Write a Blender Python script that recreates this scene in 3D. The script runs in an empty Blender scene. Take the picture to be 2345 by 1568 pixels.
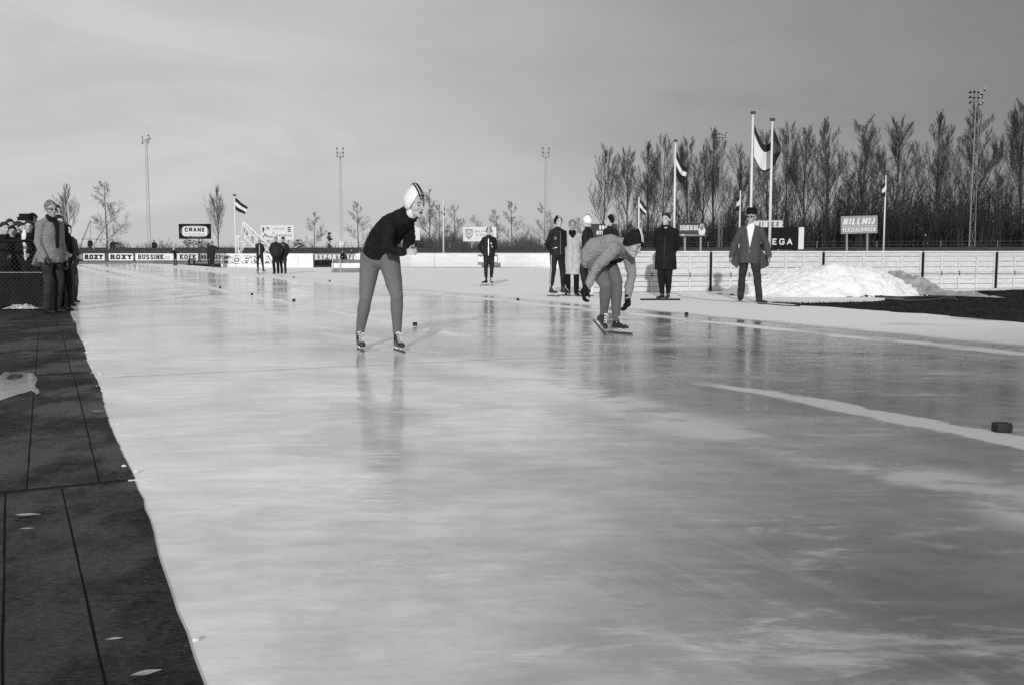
import bpy, bmesh, math, random
from mathutils import Vector, Matrix, noise
from mathutils.bvhtree import BVHTree
V = Vector
R = math.radians
scene = bpy.context.scene
COL = scene.collection
random.seed(7)

# ------------------------------------------------------------------ camera
F, HZ, CH = 2345 * 35 / 36, 573.0, 1.06       # focal length and horizon in units of a 2345 px wide picture
PITCH = math.atan((784 - HZ) / F)
cd = bpy.data.cameras.new('camera')
cam = bpy.data.objects.new('camera', cd)
COL.objects.link(cam)
cam.location = (0, 0, CH)
cam.rotation_euler = (math.pi / 2 - PITCH, 0, 0)
cd.sensor_width = 36
cd.lens = 35
cd.clip_start = .05
cd.clip_end = 3000
scene.camera = cam

# ------------------------------------------------------------------ world, sun, exposure
SUN_EL, SUN_AZ = R(15.5), R(-4.5)             # sun low behind the photographer, a little to the left
world = bpy.data.worlds.new('World')
scene.world = world
world.use_nodes = True
wt = world.node_tree
wt.nodes.clear()


def N(t, kind, **kw):
    n = t.nodes.new(kind)
    for k, v in kw.items():
        if k in n.bl_rna.properties.keys():
            setattr(n, k, v)
        else:
            n.inputs[k].default_value = v
    return n


def L(t, a, b):
    t.links.new(a, b)


def MATH(t, op, a, b=None, c=None, clamp=False):
    n = t.nodes.new('ShaderNodeMath')
    n.operation = op
    n.use_clamp = clamp
    for i, x in enumerate((a, b, c)):
        if x is None:
            continue
        if isinstance(x, (int, float)):
            n.inputs[i].default_value = x
        else:
            t.links.new(x, n.inputs[i])
    return n.outputs[0]


def SMOOTH(t, x, lo, hi, a=0.0, b=1.0):
    n = t.nodes.new('ShaderNodeMapRange')
    n.interpolation_type = 'SMOOTHSTEP'
    t.links.new(x, n.inputs[0])
    for i, v in zip((1, 2, 3, 4), (lo, hi, a, b)):
        if isinstance(v, (int, float)):
            n.inputs[i].default_value = v
        else:
            t.links.new(v, n.inputs[i])
    return n.outputs[0]


def NOISE(t, vec, scale, detail=4, rough=.5, dist=0.0):
    n = N(t, 'ShaderNodeTexNoise', Scale=scale, Detail=detail, Roughness=rough, Distortion=dist)
    t.links.new(vec, n.inputs['Vector'])
    return n.outputs[0]


def MAPPING(t, vec, scale=(1, 1, 1), rot=(0, 0, 0), loc=(0, 0, 0)):
    n = t.nodes.new('ShaderNodeMapping')
    t.links.new(vec, n.inputs[0])
    n.inputs['Scale'].default_value = scale
    n.inputs['Rotation'].default_value = rot
    n.inputs['Location'].default_value = loc
    return n.outputs[0]


sky = N(wt, 'ShaderNodeTexSky', sky_type='NISHITA', sun_disc=False)
sky.sun_elevation = SUN_EL
sky.sun_rotation = math.pi + SUN_AZ
bw = wt.nodes.new('ShaderNodeRGBToBW')
L(wt, sky.outputs[0], bw.inputs[0])
gen = wt.nodes.new('ShaderNodeTexCoord').outputs['Generated']
sep = wt.nodes.new('ShaderNodeSeparateXYZ')
L(wt, gen, sep.inputs[0])
cl = MAPPING(wt, gen, (1.0, 1.0, 3.2), (0, R(-14), 0))
big = NOISE(wt, cl, 1.5, 5, .55, .4)
fine = NOISE(wt, MAPPING(wt, gen, (2.0, 2.0, 7.0), (0, R(-16), 0)), 2.2, 6, .6, .6)
# heavier cloud bank standing in the right-hand half of the sky
# (it hangs in front and to the right; overhead and behind the sky is as bright as on the left)
g = MATH(wt, 'ADD', MATH(wt, 'MULTIPLY', sep.outputs[0], 1.15), MATH(wt, 'MULTIPLY', MATH(wt, 'MINIMUM', sep.outputs[2], .45), .55))
g = MATH(wt, 'SUBTRACT', g, SMOOTH(wt, sep.outputs[2], .45, .8, 0, .7))
g = MATH(wt, 'ADD', g, MATH(wt, 'MULTIPLY', MATH(wt, 'SUBTRACT', big, .5), .75))
g = MATH(wt, 'ADD', g, MATH(wt, 'MULTIPLY', MATH(wt, 'SUBTRACT', fine, .5), .46))
bank = SMOOTH(wt, g, -.22, .80, 5.35, 1.8)
veil = SMOOTH(wt, fine, .32, .68, .91, 1.07)
cloud = MATH(wt, 'MULTIPLY', bank, veil)
tot = MATH(wt, 'ADD', MATH(wt, 'MULTIPLY', cloud, .92), MATH(wt, 'MULTIPLY', bw.outputs[0], .08))
bg = N(wt, 'ShaderNodeBackground', Strength=.1)
cmb = wt.nodes.new('ShaderNodeCombineColor')
for i in range(3):
    L(wt, tot, cmb.inputs[i])
L(wt, cmb.outputs[0], bg.inputs[0])
wo = wt.nodes.new('ShaderNodeOutputWorld')
L(wt, bg.outputs[0], wo.inputs[0])

sd = bpy.data.lights.new('sun', 'SUN')
sd.energy = 2.3
sd.angle = R(1.0)
sd.color = (1, 1, 1)                           # black and white photograph
sun = bpy.data.objects.new('sun', sd)
COL.objects.link(sun)
sun.location = (-3, -30, 12)
dirv = V((math.sin(-SUN_AZ) * math.cos(SUN_EL), math.cos(SUN_AZ) * math.cos(SUN_EL), -math.sin(SUN_EL)))
sun.rotation_euler = dirv.to_track_quat('-Z', 'Y').to_euler()

scene.view_settings.view_transform = 'Standard'
scene.view_settings.look = 'None'
scene.view_settings.exposure = 0.12
scene.view_settings.gamma = 1.0
scene.view_settings.use_curve_mapping = False


# ------------------------------------------------------------------ picture-to-place helpers (all return metres)
def at(u, v, Y):
    a = (u - 1172.5) / F
    b = (v - 784) / F
    fw = math.cos(PITCH) - math.sin(PITCH) * b
    dn = math.sin(PITCH) + math.cos(PITCH) * b
    k = Y / fw
    return V((a * k, Y, CH - dn * k))


def G(u, v, z=0.0):
    a = (u - 1172.5) / F
    b = (v - 784) / F
    fw = math.cos(PITCH) - math.sin(PITCH) * b
    dn = math.sin(PITCH) + math.cos(PITCH) * b
    k = (CH - z) / dn
    return V((a * k, fw * k, z))


TN, TD = V((.893, .449, 0)), V((-.449, .893, 0))   # across the track, along the track


def TS(t, s, z=0.0):
    return TN * t + TD * s + V((0, 0, z))


# ------------------------------------------------------------------ materials
MATS = {}


def mat(name, val, rough=.8, spec=.3, metal=0.0, var=0.0, vscale=8.0, bump=0.0, bscale=30.0, stretch=(1, 1, 1), detail=4, emit=None):
    if name in MATS:
        return MATS[name]
    m = bpy.data.materials.new(name)
    m.use_nodes = True
    t = m.node_tree
    p = t.nodes['Principled BSDF']
    p.inputs['Base Color'].default_value = (val, val, val, 1)
    p.inputs['Roughness'].default_value = rough
    p.inputs['Specular IOR Level'].default_value = spec
    p.inputs['Metallic'].default_value = metal
    if var or bump:
        oc = t.nodes.new('ShaderNodeTexCoord').outputs['Object']
        vec = MAPPING(t, oc, stretch)
    if var:
        n = NOISE(t, vec, vscale, detail, .62)
        k = SMOOTH(t, n, .28, .72, val * (1 - var), val * (1 + var))
        c = t.nodes.new('ShaderNodeCombineColor')
        for i in range(3):
            L(t, k, c.inputs[i])
        L(t, c.outputs[0], p.inputs['Base Color'])
    if bump:
        n = NOISE(t, vec, bscale, 5, .6)
        b = N(t, 'ShaderNodeBump', Strength=min(1.0, bump * 1.0), Distance=bump * .03)
        L(t, n, b.inputs['Height'])
        L(t, b.outputs[0], p.inputs['Normal'])
    MATS[name] = m
    return m


def ice_material():
    m = bpy.data.materials.new('wet_ice')
    m.use_nodes = True
    t = m.node_tree
    p = t.nodes['Principled BSDF']
    oc = t.nodes.new('ShaderNodeTexCoord').outputs['Object']
    # track frame: x across, y along
    ts = MAPPING(t, oc, (1, 1, 1), (0, 0, -math.atan2(.449, .893)))
    sp = t.nodes.new('ShaderNodeSeparateXYZ')
    L(t, ts, sp.inputs[0])
    T, S = sp.outputs[0], sp.outputs[1]
    wob = NOISE(t, ts, .9, 5, .65)
    wobf = NOISE(t, ts, 5.0, 4, .6)
    w = MATH(t, 'ADD', MATH(t, 'MULTIPLY', MATH(t, 'SUBTRACT', wob, .5), .55), MATH(t, 'MULTIPLY', MATH(t, 'SUBTRACT', wobf, .5), .14))
    Tn = MATH(t, 'ADD', T, w)
    # snow-frosted lane lines
    lon = NOISE(t, MAPPING(t, ts, (.25, .22, 1)), 1.0, 3, .5)

    def line(t0, w0, on_lo, on_hi):
        d = MATH(t, 'ABSOLUTE', MATH(t, 'SUBTRACT', Tn, t0))
        a = SMOOTH(t, d, w0 * .78, w0 * 1.12, 1, 0)
        return MATH(t, 'MULTIPLY', a, SMOOTH(t, lon, on_lo, on_hi))
    d1 = MATH(t, 'ABSOLUTE', MATH(t, 'SUBTRACT', Tn, 5.0))
    s_on = MATH(t, 'MAXIMUM', SMOOTH(t, S, 6.0, 6.7, 1, 0), MATH(t, 'MULTIPLY', SMOOTH(t, S, 10.6, 11.6), SMOOTH(t, S, 16.6, 18.2, 1, 0)))
    s_on = MATH(t, 'MAXIMUM', s_on, MATH(t, 'MULTIPLY', SMOOTH(t, S, 19.5, 21), SMOOTH(t, lon, .36, .50, .55, 1)))
    w1 = MATH(t, 'ADD', SMOOTH(t, S, 3.0, 6.6, .19, .10), SMOOTH(t, S, 19, 50, 0, .42))
    e1 = MATH(t, 'SUBTRACT', d1, w1)
    l1 = MATH(t, 'MULTIPLY', SMOOTH(t, e1, -.035, .035, 1, 0), s_on)
    pat0 = NOISE(t, MAPPING(t, ts, (1.2, .45, 1)), 1.2, 5, .6)
    w2 = MATH(t, 'ADD', .20, SMOOTH(t, S, 15, 50, 0, .6))
    l2 = SMOOTH(t, MATH(t, 'SUBTRACT', MATH(t, 'ABSOLUTE', MATH(t, 'SUBTRACT', Tn, 9.25)), w2), -.07, .07, 1, 0)
    l2 = MATH(t, 'MULTIPLY', l2, SMOOTH(t, pat0, .36, .54, .30, 1))
    pat = NOISE(t, MAPPING(t, oc, (.7, 1.1, 1)), 1.3, 5, .62)
    l3 = MATH(t, 'MULTIPLY', MATH(t, 'MULTIPLY', SMOOTH(t, MATH(t, 'ABSOLUTE', MATH(t, 'SUBTRACT', Tn, 3.75)), .1, .5, 1, 0), SMOOTH(t, pat, .38, .52)), .80)
    # inner rink beyond the second lane line is old white snow-ice
    inner = SMOOTH(t, Tn, 9.75, 10.35)
    wetp = NOISE(t, MAPPING(t, oc, (.35, 1.0, 1), (0, 0, R(12))), .55, 4, .55)
    inner = MATH(t, 'MULTIPLY', inner, SMOOTH(t, wetp, .28, .40, .35, 1.0))
    # scraped frost streaks of the racing lanes
    st = NOISE(t, MAPPING(t, oc, (.55, 1.25, 1), (0, 0, R(-14))), 1.1, 7, .66, .5)
    st2 = NOISE(t, MAPPING(t, oc, (1.2, 3.2, 1), (0, 0, R(-9))), 2.6, 6, .7, .4)
    st3 = NOISE(t, MAPPING(t, ts, (3.0, .30, 1)), 1.1, 5, .6)
    streak = SMOOTH(t, MATH(t, 'ADD', MATH(t, 'MULTIPLY', st, .6), MATH(t, 'MULTIPLY', st2, .4)), .52, .64, 0, .55)
    streak = MATH(t, 'ADD', streak, SMOOTH(t, st3, .54, .70, 0, .16))
    # frost also creeps in from the deck edge and thins towards the far right of the lanes
    edge = SMOOTH(t, T, .5, 2.6, .20, 0)
    fr = MATH(t, 'MAXIMUM', MATH(t, 'MAXIMUM', l1, l2), MATH(t, 'MAXIMUM', l3, inner))
    fr = MATH(t, 'MAXIMUM', fr, MATH(t, 'ADD', streak, edge), clamp=True)
    cuts = None
    for rot, sx, sy, off in ((4, 5.5, .10, 0), (-7, 4.2, .13, 7), (17, 3.0, .12, 13), (-24, 2.2, .16, 21)):
        nn = NOISE(t, MAPPING(t, ts, (sx, sy, 1), (0, 0, R(rot)), (off, off * .7, 0)), 1.0, 2, .4)
        rdg = MATH(t, 'MULTIPLY', SMOOTH(t, MATH(t, 'ABSOLUTE', MATH(t, 'SUBTRACT', nn, .5)), .002, .010, 1, 0), SMOOTH(t, NOISE(t, MAPPING(t, ts, (1, .5, 1), (0, 0, 0), (off, 3, 0)), .8, 2, .5), .45, .62))
        cuts = rdg if cuts is None else MATH(t, 'MAXIMUM', cuts, rdg)
    fr = MATH(t, 'MAXIMUM', fr, MATH(t, 'MULTIPLY', cuts, .13))
    # body colour of the ice
    blot = NOISE(t, MAPPING(t, ts, (1, .5, 1)), .28, 5, .55)
    fineb = NOISE(t, MAPPING(t, oc, (.8, 1.9, 1), (0, 0, R(-11))), 3.0, 7, .72, .3)
    body = SMOOTH(t, blot, .32, .68, .56, .88)
    blot2 = NOISE(t, MAPPING(t, oc, (.7, .8, 1), (0, 0, R(-20))), .75, 6, .6, .4)
    body = MATH(t, 'MULTIPLY', body, SMOOTH(t, blot2, .34, .62, .74, 1.12))
    body = MATH(t, 'MULTIPLY', body, SMOOTH(t, fineb, .3, .7, .80, 1.14))
    # vignette painted into the ice colour: lighter on the left, darker to the right
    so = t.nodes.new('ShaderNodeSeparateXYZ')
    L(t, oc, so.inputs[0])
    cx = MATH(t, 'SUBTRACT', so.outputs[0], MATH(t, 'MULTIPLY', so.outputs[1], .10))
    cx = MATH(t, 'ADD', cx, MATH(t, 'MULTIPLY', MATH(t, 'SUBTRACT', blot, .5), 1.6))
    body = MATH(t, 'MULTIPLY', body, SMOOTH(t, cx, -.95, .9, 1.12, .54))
    # finish line scratched across the lanes
    fl = MATH(t, 'ABSOLUTE', MATH(t, 'SUBTRACT', MATH(t, 'ADD', S, MATH(t, 'MULTIPLY', T, .065)), 8.98))
    flm = SMOOTH(t, MATH(t, 'ADD', fl, MATH(t, 'MULTIPLY', MATH(t, 'SUBTRACT', wobf, .5), .03)), .012, .030, .55, 0)
    flm = MATH(t, 'MULTIPLY', flm, MATH(t, 'MULTIPLY', SMOOTH(t, T, .7, .8), SMOOTH(t, T, 9.0, 9.3, 1, 0)))
    val = MATH(t, 'ADD', MATH(t, 'MULTIPLY', body, MATH(t, 'SUBTRACT', 1, fr)), MATH(t, 'MULTIPLY', fr, .90))
    val = MATH(t, 'MULTIPLY', val, MATH(t, 'SUBTRACT', 1, flm))
    val = MATH(t, 'MULTIPLY', val, SMOOTH(t, MATH(t, 'ADD', cx, MATH(t, 'MULTIPLY', S, .0)), -.75, 1.2, 1.0, SMOOTH(t, S, 6.0, 11.0, .62, .95)))  # painted vignette again, over frost and ice alike, strongest near the camera
    c = t.nodes.new('ShaderNodeCombineColor')
    for i in range(3):
        L(t, val, c.inputs[i])
    L(t, c.outputs[0], p.inputs['Base Color'])
    rg = SMOOTH(t, st, .3, .7, .04, .17)
    rough = MATH(t, 'ADD', MATH(t, 'MULTIPLY', rg, MATH(t, 'SUBTRACT', 1, fr)), MATH(t, 'MULTIPLY', fr, .62))
    L(t, rough, p.inputs['Roughness'])
    p.inputs['IOR'].default_value = 1.31
    L(t, MATH(t, 'MULTIPLY', MATH(t, 'SUBTRACT', 1.0, MATH(t, 'MULTIPLY', fr, .8)), .5), p.inputs['Specular IOR Level'])
    h = MATH(t, 'ADD', MATH(t, 'MULTIPLY', NOISE(t, MAPPING(t, oc, (.8, 1.6, 1)), 2.2, 3, .5), 1.0),
             MATH(t, 'MULTIPLY', NOISE(t, MAPPING(t, oc, (.7, 2.2, 1)), 13.0, 4, .6), .22))
    h = MATH(t, 'ADD', h, MATH(t, 'MULTIPLY', fr, .5))
    b = N(t, 'ShaderNodeBump', Strength=1.0, Distance=.0048)
    L(t, h, b.inputs['Height'])
    L(t, b.outputs[0], p.inputs['Normal'])
    MATS['wet_ice'] = m
    return m


def deck_material():
    m = bpy.data.materials.new('wet_deck')
    m.use_nodes = True
    t = m.node_tree
    p = t.nodes['Principled BSDF']
    oc = t.nodes.new('ShaderNodeTexCoord').outputs['Object']
    a = NOISE(t, MAPPING(t, oc, (1, 1, 1)), 2.2, 6, .65)
    b_ = NOISE(t, MAPPING(t, oc, (1.5, 5, 1), (0, 0, R(8))), 22, 6, .72)
    v = MATH(t, 'MULTIPLY', SMOOTH(t, a, .25, .75, .012, .036), SMOOTH(t, b_, .35, .68, .25, 2.1))
    v = MATH(t, 'MULTIPLY', v, SMOOTH(t, NOISE(t, MAPPING(t, oc, (1, 2.2, 1)), 11, 5, .7), .36, .50, .35, 1.1))
    sp = SMOOTH(t, NOISE(t, oc, 60, 2, .5), .70, .76, 0, .10)
    v = MATH(t, 'ADD', v, sp)
    c = t.nodes.new('ShaderNodeCombineColor')
    for i in range(3):
        L(t, v, c.inputs[i])
    L(t, c.outputs[0], p.inputs['Base Color'])
    L(t, SMOOTH(t, NOISE(t, MAPPING(t, oc, (1, .6, 1)), 1.4, 5, .65), .42, .60, .38, .9), p.inputs['Roughness'])
    p.inputs['Specular IOR Level'].default_value = .15
    bb = N(t, 'ShaderNodeBump', Strength=.9, Distance=.012)
    L(t, b_, bb.inputs['Height'])
    L(t, bb.outputs[0], p.inputs['Normal'])
    return m


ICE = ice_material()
DECK = deck_material()
WHITE = mat('white_paint', 0.74, .6, .3, var=.08, vscale=3)
OLDWHITE = mat('weathered_white_wood', 0.62, .7, .25, var=.16, vscale=5, bump=.25, bscale=40, stretch=(1, 1, 7))
FARWHITE = mat('snow_stained_board', 0.78, .7, .2, var=.07, vscale=1.2, stretch=(1, 1, 5))
BLACK = mat('black_paint', .012, .8, .15, var=.3)
DARKGREY = mat('dark_grey_paint', .05, .6, .3, var=.25)
MIDGREY = mat('mid_grey_paint', 0.18, .7, .3, var=.2, vscale=3)
LIGHTGREY = mat('light_grey_paint', 0.4, .6, .3, var=.15, vscale=3)
METAL = mat('galvanised_metal', .55, .35, .5, metal=.7, var=.1)
LATTICE = mat('weathered_lattice_steel', 0.3, .6, .4, var=.2)
BARK = mat('winter_bark', 0.072, .9, .1, var=.3, vscale=1.0)
BARKFAR = mat('grey_twigs', 0.11, .9, .1, var=.3, vscale=1.0)
THICKET = mat('dark_thicket_twigs', 0.036, .95, .05, var=.5, vscale=.25)
GRASS = mat('dark_winter_grass', 0.026, .95, .1, var=.6, vscale=5, bump=.9, bscale=30, detail=8)
DIKE = mat('rough_dike_grass', 0.065, .95, .1, var=.45, vscale=2.2, bump=.6, bscale=12, stretch=(1, 1, 3), detail=8)
SNOW = mat('dirty_snow', 0.88, .8, .2, var=.07, vscale=5, bump=.8, bscale=16, detail=8)
SKIN = mat('skin', 0.38, .5, .4, var=.07, vscale=12)
SKINPALE = mat('pale_skin', 0.5, .5, .4, var=.06, vscale=12)
LIPS = mat('lips', .13, .4, .4)
MOUTH = mat('open_mouth', .02, .5, .2)
EYE = mat('eye_shadow', .03, .4, .4)
HAIRDARK = mat('dark_hair', .02, .7, .3, var=.4, vscale=40, bump=.6, bscale=60, stretch=(1, 1, .2))
HAIRGREY = mat('grey_hair', 0.2, .7, .3, var=.4, vscale=40, bump=.6, bscale=60, stretch=(1, 1, .2))
HAIRMID = mat('fair_hair', 0.1, .7, .3, var=.5, vscale=40, bump=.6, bscale=60, stretch=(1, 1, .2))
KNITBLACK = mat('black_knit', .013, .9, .12, var=.35, vscale=22, bump=.5, bscale=14)
BLACKCLOTH = mat('black_cloth', .012, .85, .15, var=.35, vscale=6, bump=.5, bscale=9)
NAVY = mat('dark_tracksuit', .017, .75, .2, var=.35, vscale=5, bump=.5, bscale=8)
TIGHTS = mat('grey_knit_tights', 0.155, .9, .1, var=.28, vscale=160, bump=.3, bscale=150, detail=3)
SWEATER = mat('heather_sweater', 0.27, .9, .1, var=.26, vscale=120, bump=.8, bscale=13, detail=6)
TWEED = mat('light_tweed', 0.24, .95, .1, var=.45, vscale=70, bump=.7, bscale=11, detail=7)
DARKTWEED = mat('dark_tweed', 0.075, .95, .1, var=.75, vscale=90, bump=.7, bscale=14, detail=7)
GREYTROUSER = mat('dark_trousers', 0.035, .9, .12, var=.3, vscale=7, bump=.5, bscale=9)
TRENCH = mat('pale_raincoat', 0.5, .8, .2, var=.16, vscale=8, bump=.6, bscale=9)
WOOLWHITE = mat('white_wool', 0.82, .95, .1, var=.05, vscale=30, bump=.5, bscale=70)
STRIPEW = mat('white_stripe', 0.8, .8, .2)
STRIPEB = mat('black_stripe', .02, .8, .2)
HEAPSNOW = mat('shovelled_snow', 0.86, .8, .2, var=.10, vscale=6, bump=.8, bscale=18, detail=8)
LEATHER = mat('black_leather', .018, .28, .6, var=.3, vscale=20)
STEEL = mat('bright_steel', .75, .25, .5, metal=.9)
RUNNER = mat('dark_runner', .035, .35, .5)
GLASSDARK = mat('dark_lens', .012, .12, .6)
RUBBER = mat('black_rubber', .015, .6, .3, var=.3, vscale=30)
WOOD = mat('dark_wood', .045, .8, .2, var=.4, vscale=10, stretch=(1, 8, 8))
TARP = mat('grey_tarpaulin', 0.33, .55, .35, var=.3, vscale=4, bump=.6, bscale=7)
PALEBARK = mat('flagpole_white', 0.74, .5, .3)
PALELEAF = mat('pale_dead_leaf', .36, .8, .2, var=.2, vscale=30)


# ------------------------------------------------------------------ object helpers
def tag(o, label=None, cat=None, group=None, kind=None):
    if label:
        o['label'] = label
    if cat:
        o['category'] = cat
    if group:
        o['group'] = group
    if kind:
        o['kind'] = kind
    return o


def thing(name, label, cat, loc=(0, 0, 0), yaw=0.0, group=None):
    o = bpy.data.objects.new(name, None)
    o.empty_display_size = .2
    COL.objects.link(o)
    o.location = loc
    o.rotation_euler = (0, 0, yaw)
    return tag(o, label, cat, group)


class MB:
    """collects shapes, builds ONE mesh object"""

    def __init__(s):
        s.v = []
        s.f = []

    def add(s, vs, fs):
        b = len(s.v)
        s.v.extend([V(x) for x in vs])
        s.f.extend([[i + b for i in q] for q in fs])
        return s

    def box(s, a, b, M=None):
        x0, y0, z0 = a
        x1, y1, z1 = b
        vs = [V((x, y, z)) for z in (z0, z1) for y in (y0, y1) for x in (x0, x1)]
        if M is not None:
            vs = [M @ q for q in vs]
        return s.add(vs, [(0, 2, 3, 1), (4, 5, 7, 6), (0, 1, 5, 4), (2, 6, 7, 3), (0, 4, 6, 2), (1, 3, 7, 5)])

    def bar(s, a, b, w, h=None, up=V((0, 0, 1))):
        a, b = V(a), V(b)
        h = h or w
        d = (b - a).normalized()
        if abs(d.dot(up)) > .98:
            up = V((0, 1, 0))
        x = d.cross(up).normalized() * w / 2
        z = x.cross(d).normalized() * h / 2
        vs = [a - x - z, a + x - z, a + x + z, a - x + z, b - x - z, b + x - z, b + x + z, b - x + z]
        return s.add(vs, [(0, 1, 2, 3), (7, 6, 5, 4), (0, 4, 5, 1), (1, 5, 6, 2), (2, 6, 7, 3), (3, 7, 4, 0)])

    def tube(s, pts, rad, seg=8, side=None, cap='round'):
        pts = [V(p) for p in pts]
        n = len(pts)
        if isinstance(rad, (int, float)):
            rad = [rad] * n
        rad = [(r, r) if isinstance(r, (int, float)) else r for r in rad]
        rings = []
        tg = []
        for i in range(n):
            a = pts[max(i - 1, 0)]
            b = pts[min(i + 1, n - 1)]
            tg.append((b - a).normalized())
        if cap == 'round':
            r0, r1 = rad[0], rad[-1]
            m0, m1 = min(r0), min(r1)
            P = [pts[0] - tg[0] * m0 * .9, pts[0] - tg[0] * m0 * .55] + pts + [pts[-1] + tg[-1] * m1 * .55, pts[-1] + tg[-1] * m1 * .9]
            RR = [(r0[0] * .35, r0[1] * .35), (r0[0] * .8, r0[1] * .8)] + rad + [(r1[0] * .8, r1[1] * .8), (r1[0] * .35, r1[1] * .35)]
            TT = [tg[0]] * 2 + tg + [tg[-1]] * 2
        else:
            P, RR, TT = pts, rad, tg
        sd = V(side) if side is not None else None
        ref = None
        vs = []
        for i, (p, r, d) in enumerate(zip(P, RR, TT)):
            if sd is not None:
                x = sd - d * sd.dot(d)
            elif ref is None:
                x = d.orthogonal()
            else:
                x = ref - d * ref.dot(d)
            x.normalize()
            ref = x
            y = d.cross(x)
            for k in range(seg):
                a = 2 * math.pi * k / seg
                vs.append(p + x * (math.cos(a) * r[0]) + y * (math.sin(a) * r[1]))
        m = len(P)
        fs = [(i * seg + k, i * seg + (k + 1) % seg, (i + 1) * seg + (k + 1) % seg, (i + 1) * seg + k) for i in range(m - 1) for k in range(seg)]
        fs += [tuple(range(seg - 1, -1, -1)), tuple((m - 1) * seg + k for k in range(seg))]
        return s.add(vs, fs)

    def ell(s, c, r, M=None, seg=12, rings=8):
        c = V(c)
        vs = []
        for i in range(rings + 1):
            p = math.pi * (i + .02 if i == 0 else i - .02 if i == rings else i) / rings
            for k in range(seg):
                a = 2 * math.pi * k / seg
                vs.append(c + V((r[0] * math.sin(p) * math.cos(a), r[1] * math.sin(p) * math.sin(a), r[2] * math.cos(p))))
        if M is not None:
            vs = [M @ q for q in vs]
        fs = [(i * seg + k, (i + 1) * seg + k, (i + 1) * seg + (k + 1) % seg, i * seg + (k + 1) % seg) for i in range(rings) for k in range(seg)]
        fs += [tuple(range(seg)), tuple(rings * seg + k for k in range(seg - 1, -1, -1))]
        return s.add(vs, fs)

    def xf(s, M):
        s.v = [M @ q for q in s.v]
        return s

    def mesh(s, name, m=None, smooth=False):
        me = bpy.data.meshes.new(name)
        me.from_pydata([tuple(q) for q in s.v], [], s.f)
        me.update()
        for x in (m if isinstance(m, (list, tuple)) else [m]):
            if x:
                me.materials.append(x)
        if smooth:
            me.shade_smooth()
        return me

    def build(s, name, m, parent=None, smooth=False, loc=None):
        o = bpy.data.objects.new(name, s.mesh(name, m, smooth))
        COL.objects.link(o)
        if parent:
            o.parent = parent
        if loc is not None:
            o.location = loc
        return o


TMP = bpy.data.scenes.new('tmp')


def solid(mb, name, m, parent, voxel=.012, smooth=4, rough=0.0, rscale=7.0, fold=None, M=None):
    """union of overlapping shapes -> one continuous skin (voxel remesh + smoothing), then cloth unevenness"""
    if M is not None:
        mb.xf(M)
    me = mb.mesh(name)
    o = bpy.data.objects.new('tmp', me)
    TMP.collection.objects.link(o)
    r = o.modifiers.new('r', 'REMESH')
    r.mode = 'VOXEL'
    r.voxel_size = voxel
    if smooth:
        q = o.modifiers.new('s', 'SMOOTH')
        q.factor = .5
        q.iterations = smooth
    with bpy.context.temp_override(scene=TMP, view_layer=TMP.view_layers[0]):
        dg = bpy.context.evaluated_depsgraph_get()
        out = bpy.data.meshes.new_from_object(o.evaluated_get(dg))
    bpy.data.objects.remove(o)
    bpy.data.meshes.remove(me)
    out.name = name
    out.materials.clear()
    out.materials.append(m)
    if rough:
        nrm = [v.normal.copy() for v in out.vertices]
        for v, n in zip(out.vertices, nrm):
            c = v.co
            d = noise.noise(c * rscale) * rough + noise.noise(V((c.x, c.y, c.z * 3)) * rscale * 2.1) * rough * .5
            v.co = c + n * d
    out.shade_smooth()
    ob = bpy.data.objects.new(name, out)
    COL.objects.link(ob)
    if parent:
        ob.parent = parent
    return ob


def strip(target, pts, ray, wid, width, name, m, parent, off=.004, seg=None):
    """a ribbon lying on the surface of `target` (both in the same parent's space)"""
    bv = BVHTree.FromPolygons([v.co for v in target.data.vertices], [p.vertices for p in target.data.polygons])
    mb = MB()
    ray = V(ray).normalized()
    wid = V(wid).normalized()
    rows = []
    for p in pts:
        row = []
        for s_ in (-1, 1):
            q = V(p) + wid * (s_ * width / 2)
            h = bv.ray_cast(q - ray * .6, ray, 1.2)
            if h[0] is None:
                h = bv.find_nearest(q)
            row.append(h[0] - ray * off if h[0] is not None else q)
        rows.append(row)
    vs = [q for r_ in rows for q in r_]
    back = [q + ray * (off * .8) for q in vs]
    n = len(vs)
    fs = []
    for i in range(len(rows) - 1):
        a = 2 * i
        fs += [(a, a + 1, a + 3, a + 2), (n + a + 2, n + a + 3, n + a + 1, n + a), (a, a + 2, n + a + 2, n + a), (a + 1, n + a + 1, n + a + 3, a + 3)]
    mb.add(vs + back, fs)
    return mb.build(name, m, parent)


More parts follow.
